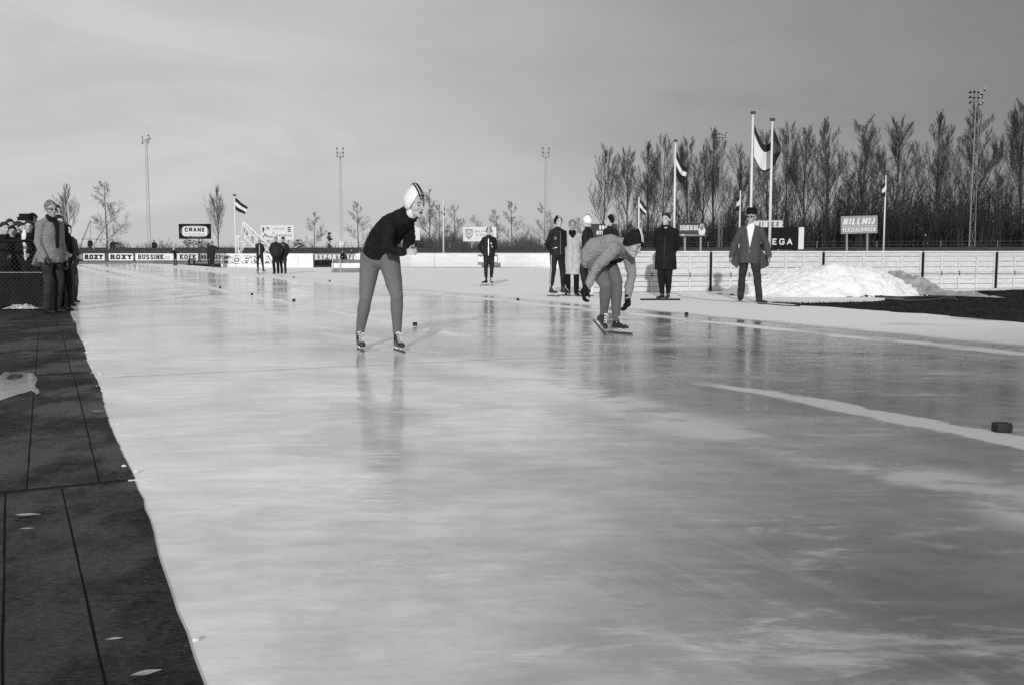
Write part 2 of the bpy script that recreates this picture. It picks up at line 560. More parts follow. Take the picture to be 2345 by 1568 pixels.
# ------------------------------------------------------------------ lettering built from strokes (box 1 wide x 1 high)
LET = {
 'A': [[(0, 0), (.5, 1), (1, 0)], [(.2, .35), (.8, .35)]], 'B': [[(.02, 0), (.02, 1), (.7, 1), (.9, .88), (.9, .65), (.7, .53), (.02, .53)], [(.7, .53), (.98, .38), (.98, .14), (.75, 0), (.02, 0)]],
 'C': [[(1, .82), (.78, 1), (.22, 1), (0, .78), (0, .22), (.22, 0), (.78, 0), (1, .18)]], 'D': [[(.02, 0), (.02, 1), (.62, 1), (1, .72), (1, .28), (.62, 0), (.02, 0)]],
 'E': [[(.95, 1), (.02, 1), (.02, 0), (.95, 0)], [(.02, .52), (.8, .52)]], 'F': [[(.95, 1), (.02, 1), (.02, 0)], [(.02, .52), (.8, .52)]],
 'G': [[(1, .82), (.78, 1), (.22, 1), (0, .78), (0, .22), (.22, 0), (.78, 0), (1, .18), (1, .45), (.6, .45)]], 'H': [[(0, 0), (0, 1)], [(1, 0), (1, 1)], [(0, .5), (1, .5)]],
 'I': [[(.5, 0), (.5, 1)]], 'J': [[(.85, 1), (.85, .2), (.6, 0), (.25, 0), (.05, .2)]], 'K': [[(0, 0), (0, 1)], [(.95, 1), (.02, .42)], [(.3, .6), (1, 0)]],
 'L': [[(.02, 1), (.02, 0), (.9, 0)]], 'M': [[(0, 0), (0, 1), (.5, .3), (1, 1), (1, 0)]], 'N': [[(0, 0), (0, 1), (1, 0), (1, 1)]],
 'O': [[(.25, 0), (0, .25), (0, .75), (.25, 1), (.75, 1), (1, .75), (1, .25), (.75, 0), (.25, 0)]], 'P': [[(.02, 0), (.02, 1), (.75, 1), (1, .85), (1, .62), (.75, .47), (.02, .47)]],
 'R': [[(.02, 0), (.02, 1), (.75, 1), (1, .85), (1, .64), (.75, .5), (.02, .5)], [(.5, .5), (1, 0)]], 'S': [[(.95, .84), (.72, 1), (.25, 1), (.03, .84), (.03, .66), (.25, .54), (.75, .46), (.97, .33), (.97, .15), (.75, 0), (.25, 0), (.03, .16)]],
 'T': [[(0, 1), (1, 1)], [(.5, 1), (.5, 0)]], 'U': [[(0, 1), (0, .22), (.22, 0), (.78, 0), (1, .22), (1, 1)]], 'V': [[(0, 1), (.5, 0), (1, 1)]],
 'W': [[(0, 1), (.25, 0), (.5, .8), (.75, 0), (1, 1)]], 'X': [[(0, 0), (1, 1)], [(0, 1), (1, 0)]], 'Y': [[(0, 1), (.5, .5), (1, 1)], [(.5, .5), (.5, 0)]], 'Z': [[(0, 1), (1, 1), (0, 0), (1, 0)]],
 'e': [[(0, .32), (1, .32), (.9, .6), (.5, .7), (.1, .6), (0, .32), (.12, .05), (.5, 0), (.95, .1)]], 'i': [[(.5, 0), (.5, .68)], [(.5, .88), (.5, 1)]], 'n': [[(.05, 0), (.05, .7)], [(.05, .5), (.4, .7), (.85, .62), (.95, .4), (.95, 0)]],
 'k': [[(.05, 0), (.05, 1)], [(.9, .68), (.1, .3)], [(.35, .42), (.95, 0)]], 'r': [[(.1, 0), (.1, .7)], [(.1, .45), (.45, .68), (.85, .66)]], 'l': [[(.5, 0), (.5, 1)]], 'j': [[(.6, .68), (.6, -.2), (.2, -.3)], [(.6, .88), (.6, 1)]],
 't': [[(.5, 1), (.5, .1), (.8, 0)], [(.15, .68), (.85, .68)]], '.': [[(.4, .04), (.6, .04)]],
}
NARROW = {'I': .35, 'i': .35, 'l': .35, '.': .35, 'j': .5, 'J': .7, 'E': .85, 'F': .82, 'L': .8, 't': .6, 'r': .7, 'M': 1.2, 'W': 1.3}


def letters(text, p0, w, h, stroke, m, parent, serif=False, slant=0.0, depth=.02, name='lettering', gap=.32, M=None):
    """text standing on the plane y = p0.y facing -Y, lower left corner p0, total width w, height h"""
    mb = MB()
    ws = [.5 if ch == ' ' else NARROW.get(ch, 1.0) for ch in text]
    unit = w / (sum(ws) + gap * (len(text) - 1))
    x = 0.0
    k = 0
    st = stroke / 2
    for ch, cw in zip(text, ws):
        if ch != ' ':
            W = cw * unit - stroke
            H = h - stroke
            ends = []
            for pl in LET[ch]:
                P = [V((x + st + a * W + slant * b * h, st + b * H)) for a, b in pl]
                ends += [P[0], P[-1]]
                for a, b in zip(P[:-1], P[1:]):
                    d = (b - a)
                    if d.length < 1e-6:
                        continue
                    d.normalize()
                    n_ = V((-d.y, d.x)) * st
                    a2, b2 = a - d * st * .7, b + d * st * .7
                    k += 1
                    y = p0[1] - depth - (k % 7) * .0012
                    q = [a2 - n_, b2 - n_, b2 + n_, a2 + n_]
                    vs = [V((p0[0] + c.x, y, p0[2] + c.y)) for c in q] + [V((p0[0] + c.x, p0[1] - .001, p0[2] + c.y)) for c in q]
                    mb.add(vs, [(0, 1, 2, 3), (0, 4, 5, 1), (1, 5, 6, 2), (2, 6, 7, 3), (3, 7, 4, 0)])
            if serif:
                for e in ends:
                    if e.y < st * 1.6 or e.y > h - st * 1.6:
                        k += 1
                        y = p0[1] - depth - (k % 7) * .0012 - .004
                        q = [V((e.x - stroke * 1.05, e.y - st * .62)), V((e.x + stroke * 1.05, e.y - st * .62)), V((e.x + stroke * 1.05, e.y + st * .62)), V((e.x - stroke * 1.05, e.y + st * .62))]
                        vs = [V((p0[0] + c.x, y, p0[2] + c.y)) for c in q] + [V((p0[0] + c.x, p0[1] - .001, p0[2] + c.y)) for c in q]
                        mb.add(vs, [(0, 1, 2, 3), (0, 4, 5, 1), (1, 5, 6, 2), (2, 6, 7, 3), (3, 7, 4, 0)])
        x += cw * unit + gap * unit
    if M is not None:
        mb.xf(M)
    return mb.build(name, m, parent)

scene.cycles.use_denoising = False             # the photograph is grainy film


# ================================================================== SETTING
def sheet(name, pts, z, m, thick=0.0):
    mb = MB()
    n = len(pts)
    if thick:
        vs = [V((p[0], p[1], z)) for p in pts] + [V((p[0], p[1], z - thick)) for p in pts]
        fs = [tuple(range(n)), tuple(range(2 * n - 1, n - 1, -1))] + [(i, n + i, n + (i + 1) % n, (i + 1) % n) for i in range(n)]
    else:
        vs = [V((p[0], p[1], z)) for p in pts]
        fs = [tuple(range(n))]
    mb.add(vs, fs)
    return tag(mb.build(name, m), kind='structure')


def ragged(pts, step=.25, amp=.05, seed=0.0):
    out = []
    n = len(pts)
    for i in range(n):
        p, q = V((pts[i][0], pts[i][1])), V((pts[(i + 1) % n][0], pts[(i + 1) % n][1]))
        d = q - p
        k = max(1, min(60, int(d.length / step)))
        nn = V((-d.y, d.x)).normalized() if d.length > 0 else V((0, 0))
        for j in range(k):
            c = p + d * j / k
            c = c + nn * (noise.noise(V((c.x * 1.7, c.y * 1.7, seed))) * amp + noise.noise(V((c.x * 7, c.y * 7, seed))) * amp * .5)
            out.append((c.x, c.y))
    return out


sheet('ground', [(-900, -300), (900, -300), (900, 1500), (-900, 1500)], -.06, DIKE)
ice_pts = [TS(.0, -6), TS(.1, 5), TS(.3, 10.2), TS(.5, 17), TS(2.2, 50), TS(3.95, 80.5), (-31, 81.2), (-23.6, 72.3), (-17.3, 61.5), (-17.3, 60.4), (-9.4, 61.5), (2.8, 60), (8, 45), (2.0, 24.86), (13.4, 27.7), (26, 31), (24, 8), (12, -8)]
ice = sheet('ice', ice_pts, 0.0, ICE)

# ---- timber and asphalt deck along the ice: separate slabs with open joints
deck_base = sheet('deck', [TS((.33 + .0325 * s_) * .955 - .02, s_) for s_ in (-6, 0, 3, 6, 9, 12, 15, 18, 24, 34)] + [ TS(-22, 34), TS(-22, -6)], .0022, mat('deck_gap', .014, .9, .1), thick=.06)
joints = [(-2.5, 4.80), (4.86, 9.28), (9.38, 13.8), (13.95, 16.05), (16.22, 20.5), (20.70, 25.2), (25.30, 30)]


def edge_t(s):
    return (.33 + .0325 * s + .012 * math.sin(s * 1.7)) * .955


random.seed(3)
for j, (s0, s1) in enumerate(joints):
    s1 += .0
    cols = {0: [-2.2, -.055, .17, None], 1: [-2.2, -1.1, .03, .33, None], 2: [-2.2, -1.1, .16, .44, None]}.get(j, [-3.4, -1.9, -.4, .30, .58, None])
    for c0, c1 in zip(cols[:-1], cols[1:]):
        mb = MB()
        z = .0052 + random.uniform(-.0006, .0006)
        if c1 is None and j == 1:
            z -= .0006
        n = 40
        top = []
        for k in range(n + 1):
            s = s0 + (s1 - s0) * k / n
            jit = random.uniform(-.003, .003)
            skew = .028 * (s - s0) if (j in (1, 2)) else .0
            a = c0 + skew * (c0 > -1) + jit * .6
            if c1 is None:
                b = edge_t(s) + .006 * noise.noise(V((s * 1.3, j, 0))) + .010 * noise.noise(V((s * 6, 0, 3)))
            else:
                b = c1 + skew * (c1 > -1) - .008 - .004 * noise.noise(V((s * 4, j, 1))) + jit * .5
            top.append((TS(a, s + .012 * a, z), TS(b, s + .012 * b, z + random.uniform(-.0004, .0004))))
        vs = []
        for a, b in top:
            vs += [a, b, V((a.x, a.y, .0005)), V((b.x, b.y, .0005))]
        fs = []
        for k in range(n):
            q = 4 * k
            fs += [(q, q + 1, q + 5, q + 4), (q + 1, q + 3, q + 7, q + 5), (q, q + 4, q + 6, q + 2)]
        fs += [(0, 2, 3, 1), (4 * n, 4 * n + 1, 4 * n + 3, 4 * n + 2)]
        mb.add(vs, fs)
        mb.build('slab', DECK, deck_base)
# thin line of ice broken up along the deck
mb = MB()
for k in range(26):
    s = 1.5 + 15 * random.random() ** 1.3
    if s < 4.9:
        if random.random() < .75:
            continue
    t_ = edge_t(s) + .02 + random.gauss(0, .022)
    c = TS(t_, s, .012)
    r = random.uniform(.004, .009)
    mb.ell(c, (r * random.uniform(.8, 2), r * random.uniform(.8, 2), r * .8), seg=5, rings=3)
tag(mb.build('ice_crumbs', SNOW), kind='stuff')
# frozen puddle on the deck
mb = MB()
P0 = G(40, 878, .058)
ring = [G(u, v, .0095) for u, v in [(-30, 915), (-8, 870), (2, 857), (10, 851), (19, 850), (27, 855), (34, 856), (44, 850), (55, 850), (64, 853), (72, 853), (79, 857), (84, 863), (86, 869), (83, 875), (80, 881), (84, 887), (90, 892), (90, 899), (84, 902), (78, 897), (72, 893), (64, 896), (55, 899), (44, 901), (33, 905), (20, 909), (6, 914), (-10, 921)]]
mb.add(ring, [tuple(range(len(ring)))])
tag(mb.build('frozen_puddle', mat('frozen_puddle', .15, .12, .8, var=.6, vscale=7, bump=.1, bscale=9)), kind='structure')
mb = MB()
c = G(33, 861, .012)
mb.ell(c, (.06, .10, .035), seg=12, rings=6)
tag(mb.build('ice_lump', mat('dark_ice', .06, .3, .5, var=.8, vscale=14)), 'small rounded lump of ice at the upper rim of the frozen puddle', 'ice lump')
for (u, v, ln, yaw, lb) in [(63, 1181, .10, .1, 'pale slender leaf on the dark deck, above the open middle joint'), (335, 1545, .075, .5, 'palest and largest leaf on the deck, nearest the bottom of the view'),
                            (224, 943, .085, 0, 'pale leaf lying on the outer slab beside the ice edge'), (62, 1213, .05, .2, 'tiny pale leaf scrap just nearer than the slender leaf'),
                            (262, 1467, .045, .3, 'small dull leaf further up from the largest one at the deck edge')]:
    p = G(u, v, .0085)
    mb = MB()
    for k in range(6):
        pass
    prof = [0, .55, .9, 1, .75, .3, 0]
    vs, fs = [], []
    for i, w in enumerate(prof):
        x = (i / 6 - .5) * ln
        for s_ in (-1, 0, 1):
            vs.append(V((x, s_ * w * ln * .20, .004 + abs(s_) * .004)))
    for i in range(6):
        for k in (0, 1):
            a = i * 3 + k
            fs.append((a, a + 1, a + 4, a + 3))
    mb.add(vs, fs)
    o = mb.build('leaf', PALELEAF, smooth=True, loc=p)
    o.rotation_euler = (0, 0, yaw)
    tag(o, lb, 'leaf', 'dead leaves on the deck')
# crumpled newspaper lying by the fence foot
mb = MB()
p = G(52, 708, .0085)
vs, fs = [], []
for i in range(15):
    for k in range(9):
        x = (i / 14 - .5) * .62
        y = (k / 8 - .5) * .30
        e = max(0, 1 - (abs(x) / .31) ** 2) * max(0, 1 - (abs(y) / .15) ** 2)
        vs.append(V((x + .02 * noise.noise(V((i, k, 1))), y, .012 + e * (.05 + .11 * abs(noise.noise(V((x * 9, y * 12, 5))))))))
for i in range(14):
    for k in range(8):
        a = i * 9 + k
        fs.append((a, a + 9, a + 10, a + 1))
mb.add(vs, fs)
o = mb.build('crumpled_newspaper', mat('newsprint', .42, .8, .2, var=.75, vscale=22), loc=p)
tag(o, 'crumpled pale newspaper lying on the dark deck in front of the wire fence', 'newspaper')

# ---- infield grass and strip of trodden snow
gpts = [G(u, v) for u, v in [(1752, 692.6), (1790, 695.5), (1830, 699), (1850, 701), (1905, 704), (1960, 707.5), (2000, 711), (2060, 716), (2110, 718), (2150, 722), (2200, 727), (2260, 731.5), (2345, 739.5)]]
gpts = [(p.x, p.y) for p in gpts] + [(12, 6), (28, 6), (30, 30.8), (20.5, 28.9)] + [(p.x, p.y) for p in [G(2345, 665), G(2230, 668.5), G(2160, 672), G(2125, 679), G(2050, 688), G(1990, 692), G(1935, 694), G(1880, 695.3), G(1830, 695.6), G(1790, 693.5)]]
gpts = ragged(gpts, .16, .16, 3.0)
grass = sheet('infield_ground', gpts, .005, GRASS)
# tufts so that the edge of the turf is not a drawn line
random.seed(11)
mb = MB()
gp2 = [V((a, b)) for a, b in gpts]


def inside(x, y, poly):
    c = False
    n = len(poly)
    for i in range(n):
        x1, y1 = poly[i]
        x2, y2 = poly[(i + 1) % n]
        if (y1 > y) != (y2 > y) and x < (x2 - x1) * (y - y1) / (y2 - y1) + x1:
            c = not c
    return c


cnt = 0
while cnt < 26000:
    x, y = random.uniform(4.5, 17), random.uniform(10.5, 28.5)
    if abs(x) > y * .56 + .8 or not inside(x, y, gpts):
        continue
    cnt += 1
    h_ = random.uniform(.012, .05) * (1.2 if noise.noise(V((x, y, 0))) > 0 else .6)
    a = random.uniform(0, 6.28)
    w_ = random.uniform(.004, .012)
    dx, dy = math.cos(a) * w_, math.sin(a) * w_
    lx, ly = random.gauss(0, h_ * .5), random.gauss(0, h_ * .5)
    mb.add([(x - dx, y - dy, .004), (x + dx, y + dy, .004), (x + lx, y + ly, h_)], [(0, 1, 2)])
tag(mb.build('turf', GRASS), kind='stuff')

# ---- dike all round the far side
mb = MB()
line = [(-80, 62), (-62, 84), (-40, 93), (-10, 92), (12, 82), (30, 70), (46, 62), (62, 50), (80, 30), (96, 0)]
prof = [(0, -.06), (3, .35), (6.5, 1.0), (9, 1.28), (12, 1.30), (16, .5), (22, -.06)]
vs, fs = [], []
sub = []
for (a, b) in zip(line[:-1], line[1:]):
    for k in range(10):
        sub.append((a[0] + (b[0] - a[0]) * k / 10, a[1] + (b[1] - a[1]) * k / 10))
sub.append(line[-1])
for x, y in sub:
    r_ = math.hypot(x, y)
    for d_, z in prof:
        k = (r_ + d_) / r_
        zz = z + (noise.noise(V((x * .3, y * .3, d_))) * .10 if z > 0 else 0)
        vs.append((x * k, y * k, zz))
n = len(prof)
for i in range(len(sub) - 1):
    for k in range(n - 1):
        a = i * n + k
        fs.append((a, a + n, a + n + 1, a + 1))
mb.add(vs, fs)
tag(mb.build('dike', DIKE, smooth=True), kind='structure')


def zt(v, Y):
    return CH - (v - HZ) / F * Y


def xu(u, Y):
    return (u - 1172.5) / F * Y


# ---- low advertising boards at the far left
YB = 78.0
adv = [(140, 160, WHITE, None, 0), (161, 192, BLACK, 'KS', 0), (193.5, 243, WHITE, 'ROXY', 1), (252, 309, WHITE, 'ROXY', 1), (313, 456, WHITE, 'BUSSINK', 1), (462, 509, LIGHTGREY, 'NOORDGED', 0)]
labs = {0: 'blank white board end just right of the spectators', 1: 'black advertising board lettered KS at the far end of the rink', 2: 'white ROXY board directly beside the black KS board',
        3: 'white ROXY board directly beside the long BUSSINK KOEK board', 4: 'long white advertising board lettered BUSSINK KOEK', 5: 'short grey advertising board with dark letters behind the far dark skater'}
for i, (u0, u1, m, tx, ser) in enumerate(adv):
    x0, x1 = xu(u0, YB), xu(u1, YB)
    zb, z1 = zt(597, YB), zt(581, YB)
    b = thing('advertising_board', labs[i], 'advertising board', (x0, YB, 0), group='low advertising boards at the far end')
    MB().box((0, 0, zb), (x1 - x0, .05, z1)).build('panel', m, b)
    MB().box((-.16, -.02, zb - .04), (-.03, .05, z1 + .03)).build('post', DARKGREY, b)
    H = (z1 - zb)
    W = x1 - x0
    if tx == 'KS':
        letters('KS', (.45, 0, zb + .12), .62, .34, .07, LIGHTGREY, b)
    elif tx == 'ROXY':
        letters('ROXY', (.15, 0, zb + .09), W - .3, H - .17, .10, BLACK, b, serif=True)
    elif tx == 'BUSSINK':
        letters('BUSSINK', (.22, 0, zb + .09), 1.98, H - .17, .075, BLACK, b, serif=True)
        letters('DEV', (2.3, 0, zb + .15), .36, .2, .03, mat('pale_lettering', .5, .7), b)
        letters('KOEK', (xu(415, YB) - x0, 0, zb + .09), 1.25, H - .17, .075, BLACK, b, serif=True)
    elif tx:
        letters('NOO', (.05, 0, zb + .1), .58, H - .2, .06, BLACK, b)
        letters('GED', (W - .62, 0, zb + .1), .58, H - .2, .06, BLACK, b)
# grey board skirting behind and below them
sk = thing('kickboard', 'long grey kickboard running below the low advertising boards', 'board')
sk.location = (0, YB + .2, 0)
for k in range(12):
    a, b_ = xu(140, YB) + k * 1.07, xu(140, YB) + (k + 1) * 1.07 - .02
    MB().box((a, 0, -.06), (b_, .06, zt(582.5, YB))).build('panel', MIDGREY, sk)
dark_strip = sheet('bare_ground', [(G(428, 607.5).x, G(428, 607.5).y), (G(512, 614).x, G(512, 614).y), (xu(512, 77), 77), (xu(428, 77), 77)], .006, GRASS)


def long_board(u0, u1, vt, Y, vb=None, npan=1, label='', m=WHITE):
    x0, x1 = xu(u0, Y), xu(u1, Y)
    b = thing('rink_board', label, 'board', (x0, Y, 0))
    w = (x1 - x0) / npan
    for k in range(npan):
        MB().box((k * w + .006, 0, 0.0), ((k + 1) * w - .006, .07, zt(vt, Y))).build('panel', m, b)
    mb = MB().box((0, -.012, zt(vt, Y) + .002), (x1 - x0, .09, zt(vt, Y) + .035))
    mb.build('cap_rail', WHITE, b)
    return b, x0, x1


b, x0, x1 = long_board(508, 718.5, 582.5, 60.6, npan=6, label='long white board with the big outlined letters HOFNAR')
zb, z1 = zt(610, 60.6), zt(583, 60.6)
W_ = xu(650, 60.6) - xu(512, 60.6)
letters('HOFNAR', (.06, 0, .22), W_, z1 - .30, .165, mat('letter_outline', .10, .8, .1, var=.2), b, serif=True, depth=.008)
letters('HOFNAR', (.095, -.02, .255), W_ - .07, z1 - .37, .085, WHITE, b, serif=True, depth=.012)

b, x0, x1 = long_board(719.5, 818, 583, 69.0, npan=5, label='grey board lettered EXPORT and IJE behind the low white bench box', m=MIDGREY)
letters('EXPORT', (.12, 0, zt(595, 69)), 1.75, .34, .095, WHITE, b)
letters('IJE', (xu(797, 69) - x0, 0, zt(595, 69)), .68, .34, .1, WHITE, b)
MB().box((.05, -.02, 0.0), (xu(766, 69) - x0, -.004, .36)).build('dark_opening', BLACK, b)

# white end wall and the long curved line of white boards
b = thing('curved_rink_board', 'long curving line of plain white rink boards behind the group of skaters', 'board')
cpts = [(-9.2, 60.6), (-6.3, 62.2), (-3.4, 62.6), (-.4, 61.8), (2.5, 60.0), (5.2, 57.6), (7.9, 55.0), (10.6, 52.2)]
for (a, c) in zip(cpts[:-1], cpts[1:]):
    for k in range(2):
        p = V((a[0] + (c[0] - a[0]) * k / 2, a[1] + (c[1] - a[1]) * k / 2, 0))
        q = V((a[0] + (c[0] - a[0]) * (k + 1) / 2, a[1] + (c[1] - a[1]) * (k + 1) / 2, 0))
        zt_ = CH - 8.2 / F * p.y
        e = (q - p).normalized() * .008
        mb = MB().bar(p + e + V((0, 0, zt_ / 2)), q - e + V((0, 0, zt_ / 2)), .07, zt_)
        mb.build('panel', FARWHITE, b)
        MB().bar(p + V((0, -.01, zt_ + .02)), q + V((0, -.01, zt_ + .02)), .11, .035).build('cap_rail', WHITE, b)
b = thing('board_end', 'narrow bright white upright closing the end of the curved boards behind the first skater', 'board', (xu(817, 58), 58, 0))
MB().box((0, 0, 0), (.30, .5, zt(582, 58))).build('end_panel', WHITE, b)
MB().box((-.01, -.03, zt(582, 58)), (.31, .53, zt(582, 58) + .03)).build('cap_rail', WHITE, b)

# sign fixed to those boards behind the lone skater
Y = 60.0
x0, x1 = xu(1094, Y), xu(1140, Y)
b = thing('small_sign', 'grey sign with white letters hanging on the white boards behind the lone skater', 'sign', (x0, Y, 0))
MB().box((0, 0, zt(607, Y)), (x1 - x0, .03, zt(583.4, Y))).build('panel', MIDGREY, b)
MB().box((.01, -.012, zt(600.5, Y)), (x1 - x0 - .06, -.002, zt(587.5, Y))).build('field', WHITE, b)
MB().box((x1 - x0 - .38, -.02, zt(600, Y)), (x1 - x0 - .05, -.013, zt(592, Y))).build('white_patch', WHITE, b)
MB().box((.16, -.02, zt(589, Y)), (.22, -.013, zt(587, Y))).build('dark_mark', DARKGREY, b)

# ---- low judges' box, bench, small things near the EXPORT board
Y = 47.0
x0, x1 = xu(760, Y), xu(829, Y)
b = thing('low_platform', 'low platform with a white rail board and a grey plinth left of the first skater', 'platform', (x0, Y, 0))
MB().box((0, 0, 0), (x1 - x0, .6, .21)).build('plinth', MIDGREY, b)
MB().box((.01, .01, .212), (x1 - x0 - .02, .06, .44)).build('rail_board', WHITE, b)
for xx in (.05, .40):
    MB().box((xx, -.05, .05), (xx + .05, -.002, .62)).build('post', LIGHTGREY, b)
MB().box((.02, .2, .215), (x1 - x0 - .02, .55, .60)).build('back_board', MIDGREY, b)
for (u, uu) in ((740, 'wooden bench under the EXPORT lettering'),):
    Y = 66.0
    x0 = xu(734, Y)
    b = thing('bench', 'low dark bench standing in front of the EXPORT board', 'bench', (x0, Y, 0))
    MB().box((0, 0, .36), (.9, .35, .41)).build('seat', WOOD, b)
    for xx in (.05, .80):
        MB().box((xx, .03, .0), (xx + .06, .32, .36)).build('leg', WOOD, b)
Y = 70.0
b = thing('bench', 'small dark bench on the bare ground below the KOEK lettering', 'bench', (xu(432, Y), Y, 0))
MB().box((0, 0, .34), (.45, .3, .40)).build('seat', WOOD, b)
for xx in (.03, .38):
    MB().box((xx, .03, .0), (xx + .05, .27, .34)).build('leg', WOOD, b)

# ================================================================== near right fence
FA, FD = V((1.96, 24.75, 0)), V((.9700, .2432, 0))
FN = V((.2432, -.97, 0))                        # towards the camera
fence = thing('rink_fence', 'long white timber fence with battens, mid rail and black posts right of the skaters', 'fence', tuple(FA))
fence.rotation_euler = (0, 0, math.atan2(FD.y, FD.x))
FH = 1.03
posts_d = [(xu(u, Yp) - FA.x) / FD.x for u, Yp in ((1624, 25.55), (1881, 26.3), (2109, 27.0), (2276, 27.6))]
bays = [0.0] + posts_d + [posts_d[-1] + 2.9, posts_d[-1] + 5.8]
random.seed(5)
rows = [(.012, .135), (.143, .262), (.270, .378), (.455, .60), (.607, .745), (.752, .885), (.892, .985)]
for a, c in zip(bays[:-1], bays[1:]):
    n = max(2, round((c - a) / .58))
    for z0, z1 in rows:
        y = random.uniform(-.004, .004)
        MB().box((a + .035, y, z0 + random.uniform(0, .003)), (c - .035, y + .025, z1 - random.uniform(0, .004))).build('plank', OLDWHITE, fence)
    for z0, z1, y0 in ((.385, .408, -.035), (.425, .452, -.045)):
        MB().box((a + .034, y0, z0), (c - .034, .02, z1)).build('rail', OLDWHITE, fence)
    MB().box((a + .034, -.05, FH - .038), (c - .034, .05, FH)).build('cap_rail', WHITE, fence)
    for k in range(n + 1):
        xx = a + .05 + (c - a - .1) * k / n
        MB().box((xx - .024, -.034, .46), (xx + .024, -.006, FH - .04)).build('batten', OLDWHITE, fence)
        MB().box((xx - .022, -.034, .01), (xx + .022, -.006, .383)).build('batten', OLDWHITE, fence)
        if 0 < k < n and random.random() < .62:
            MB().box((xx - .012, -.058, .37), (xx + .012, -.0465, .485)).build('bracket', DARKGREY, fence)
    MB().box((a + .04, .06, 0), (c - .04, .12, FH - .05)).build('backing', OLDWHITE, fence)
for p in posts_d:
    MB().box((p - .028, -.075, -.01), (p + .028, -.052, FH - .03)).build('post', BLACK, fence)
MB().box((-.03, -.05, 0), (.03, .10, FH)).build('post', WHITE, fence)
MB().box((bays[-1] - .03, -.05, 0), (bays[-1] + .03, .10, FH)).build('post', WHITE, fence)

# ---- heaps of snow
def heap(name, cx, cy, rx, ry, h, label, m=SNOW, nx=110, ny=64, seed=0, prof=None, cat='snow heap', low=.0):
    mb = MB()
    vs, fs = [], []
    for j in range(ny + 1):
        for i in range(nx + 1):
            x = -1 + 2 * i / nx
            y = -1 + 2 * j / ny
            p = V((x * rx, y * ry, seed))
            w = .16 * noise.noise(p * .9) + .06 * noise.noise(p * 3)
            r_ = (abs(x) ** 2.3 + abs(y) ** 2.0) ** .47 + w
            e = max(0.0, 1 - r_)
            e = math.sin(min(1.0, e * 1.55) * math.pi / 2) ** 1.05
            k = prof(x) if prof else 1.0
            z = h * k * e * (1 + .22 * noise.noise(p * 1.6))
            if e > 0:
                lump = abs(noise.noise(p * 5.5)) * .075 + abs(noise.noise(p * 12)) * .045 + noise.noise(p * 22) * .02
                z += lump * min(1, e * 3.5)
            vs.append(V((x * rx, y * ry, z - .012 + low)))
    for j in range(ny):
        for i in range(nx):
            a = j * (nx + 1) + i
            fs.append((a, a + 1, a + nx + 2, a + nx + 1))
    mb.add(vs, fs)
    o = mb.build(name, m, smooth=True, loc=(cx, cy, 0))
    return tag(o, label, cat)


def pr(x):
    return .62 + .38 * math.exp(-((x - .05) / .50) ** 4)


pile = heap('snow_heap', 7.6, 23.9, 2.6, 1.6, .65, 'big lumpy heap of shovelled white snow in front of the fence', seed=4, prof=pr, nx=190, ny=110, m=HEAPSNOW)
pile.rotation_euler = (0, 0, math.atan2(.2432, .97))
# loose lumps round its foot
random.seed(21)
mb = MB()
for k in range(90):
    a = random.uniform(3.3, 6.1)
    rr = random.uniform(1.0, 1.12)
    c = V((7.35 + 2.5 * math.cos(a) * rr, 23.9 + 1.5 * math.sin(a) * rr, .015))
    r = random.uniform(.008, .026)
    mb.ell(c, (r, r * .9, r * .8), seg=6, rings=4)
tag(mb.build('snow_crumbs', SNOW), kind='stuff')
sheet('trodden_snow', ragged([(p.x, p.y) for p in [G(1560, 680), G(1620, 688), G(1700, 692), G(1756, 692.4), G(1800, 693.4), G(1850, 695.4), G(1935, 693.8), G(1990, 691.6), G(2050, 687.6), G(2125, 678.6), G(2160, 671.6), G(2230, 668.2), G(2345, 664.7)]] + [(20.5, 28.9), (15, 27.9), (11, 26.95), (6.4, 25.8), (4, 25.2)], .15, .14, 8.0), .009, SNOW)

# tarpaulin thrown over the right end of the heap and trailing onto the grass
mb = MB()
nx, ny = 90, 40
vs, fs = [], []
for j in range(ny + 1):
    for i in range(nx + 1):
        a, b_ = i / nx, j / ny
        x = 8.75 + 1.95 * a
        yc = 24.9 - 3.2 * a ** 1.25
        wd = 1.15 * (1 - a) ** .6 + .10
        y = yc + (b_ - .5) * 2 * wd
        hump = .36 * math.exp(-((a - .22) / .16) ** 2) * math.exp(-((b_ - .62) / .33) ** 2) + .32 * math.exp(-((a - .45) / .17) ** 2) * math.exp(-((b_ - .70) / .28) ** 2)
        e = min(1, 6 * min(b_, 1 - b_)) * min(1, 8 * min(a + .02, 1.02 - a))
        fold = abs(noise.noise(V((x * 2.6, y * 1.1 + a * 4, 2)))) * .17 + abs(noise.noise(V((x * 6, y * 3, 8)))) * .09 + abs(noise.noise(V((x * 14, y * 6, 1)))) * .03
        vs.append(V((x + .05 * noise.noise(V((a * 9, b_ * 5, 0))), y, .03 + hump + fold * e)))
for j in range(ny):
    for i in range(nx):
        a = j * (nx + 1) + i
        fs.append((a, a + 1, a + nx + 2, a + nx + 1))
mb.add(vs, fs)
o = mb.build('tarpaulin', TARP)
tag(o, 'crumpled grey tarpaulin trailing from the snow heap onto the dark grass', 'tarpaulin')
for (pts, lb) in (([(2005, 681.5), (2060, 684), (2110, 682.5), (2150, 681), (2185, 684)], 'upper dark hose lying along the front of the snow heap'),
                  ([(2028, 688), (2080, 691), (2130, 689.5), (2165, 686), (2190, 689)], 'lower dark hose ending on the trodden snow before the tarpaulin')):
    o = MB().tube([G(u, v - .8, .03) + V((0, 0, .015)) for u, v in pts], .024, seg=8).build('hose', DARKGREY, smooth=True)
    tag(o, lb, 'hose')
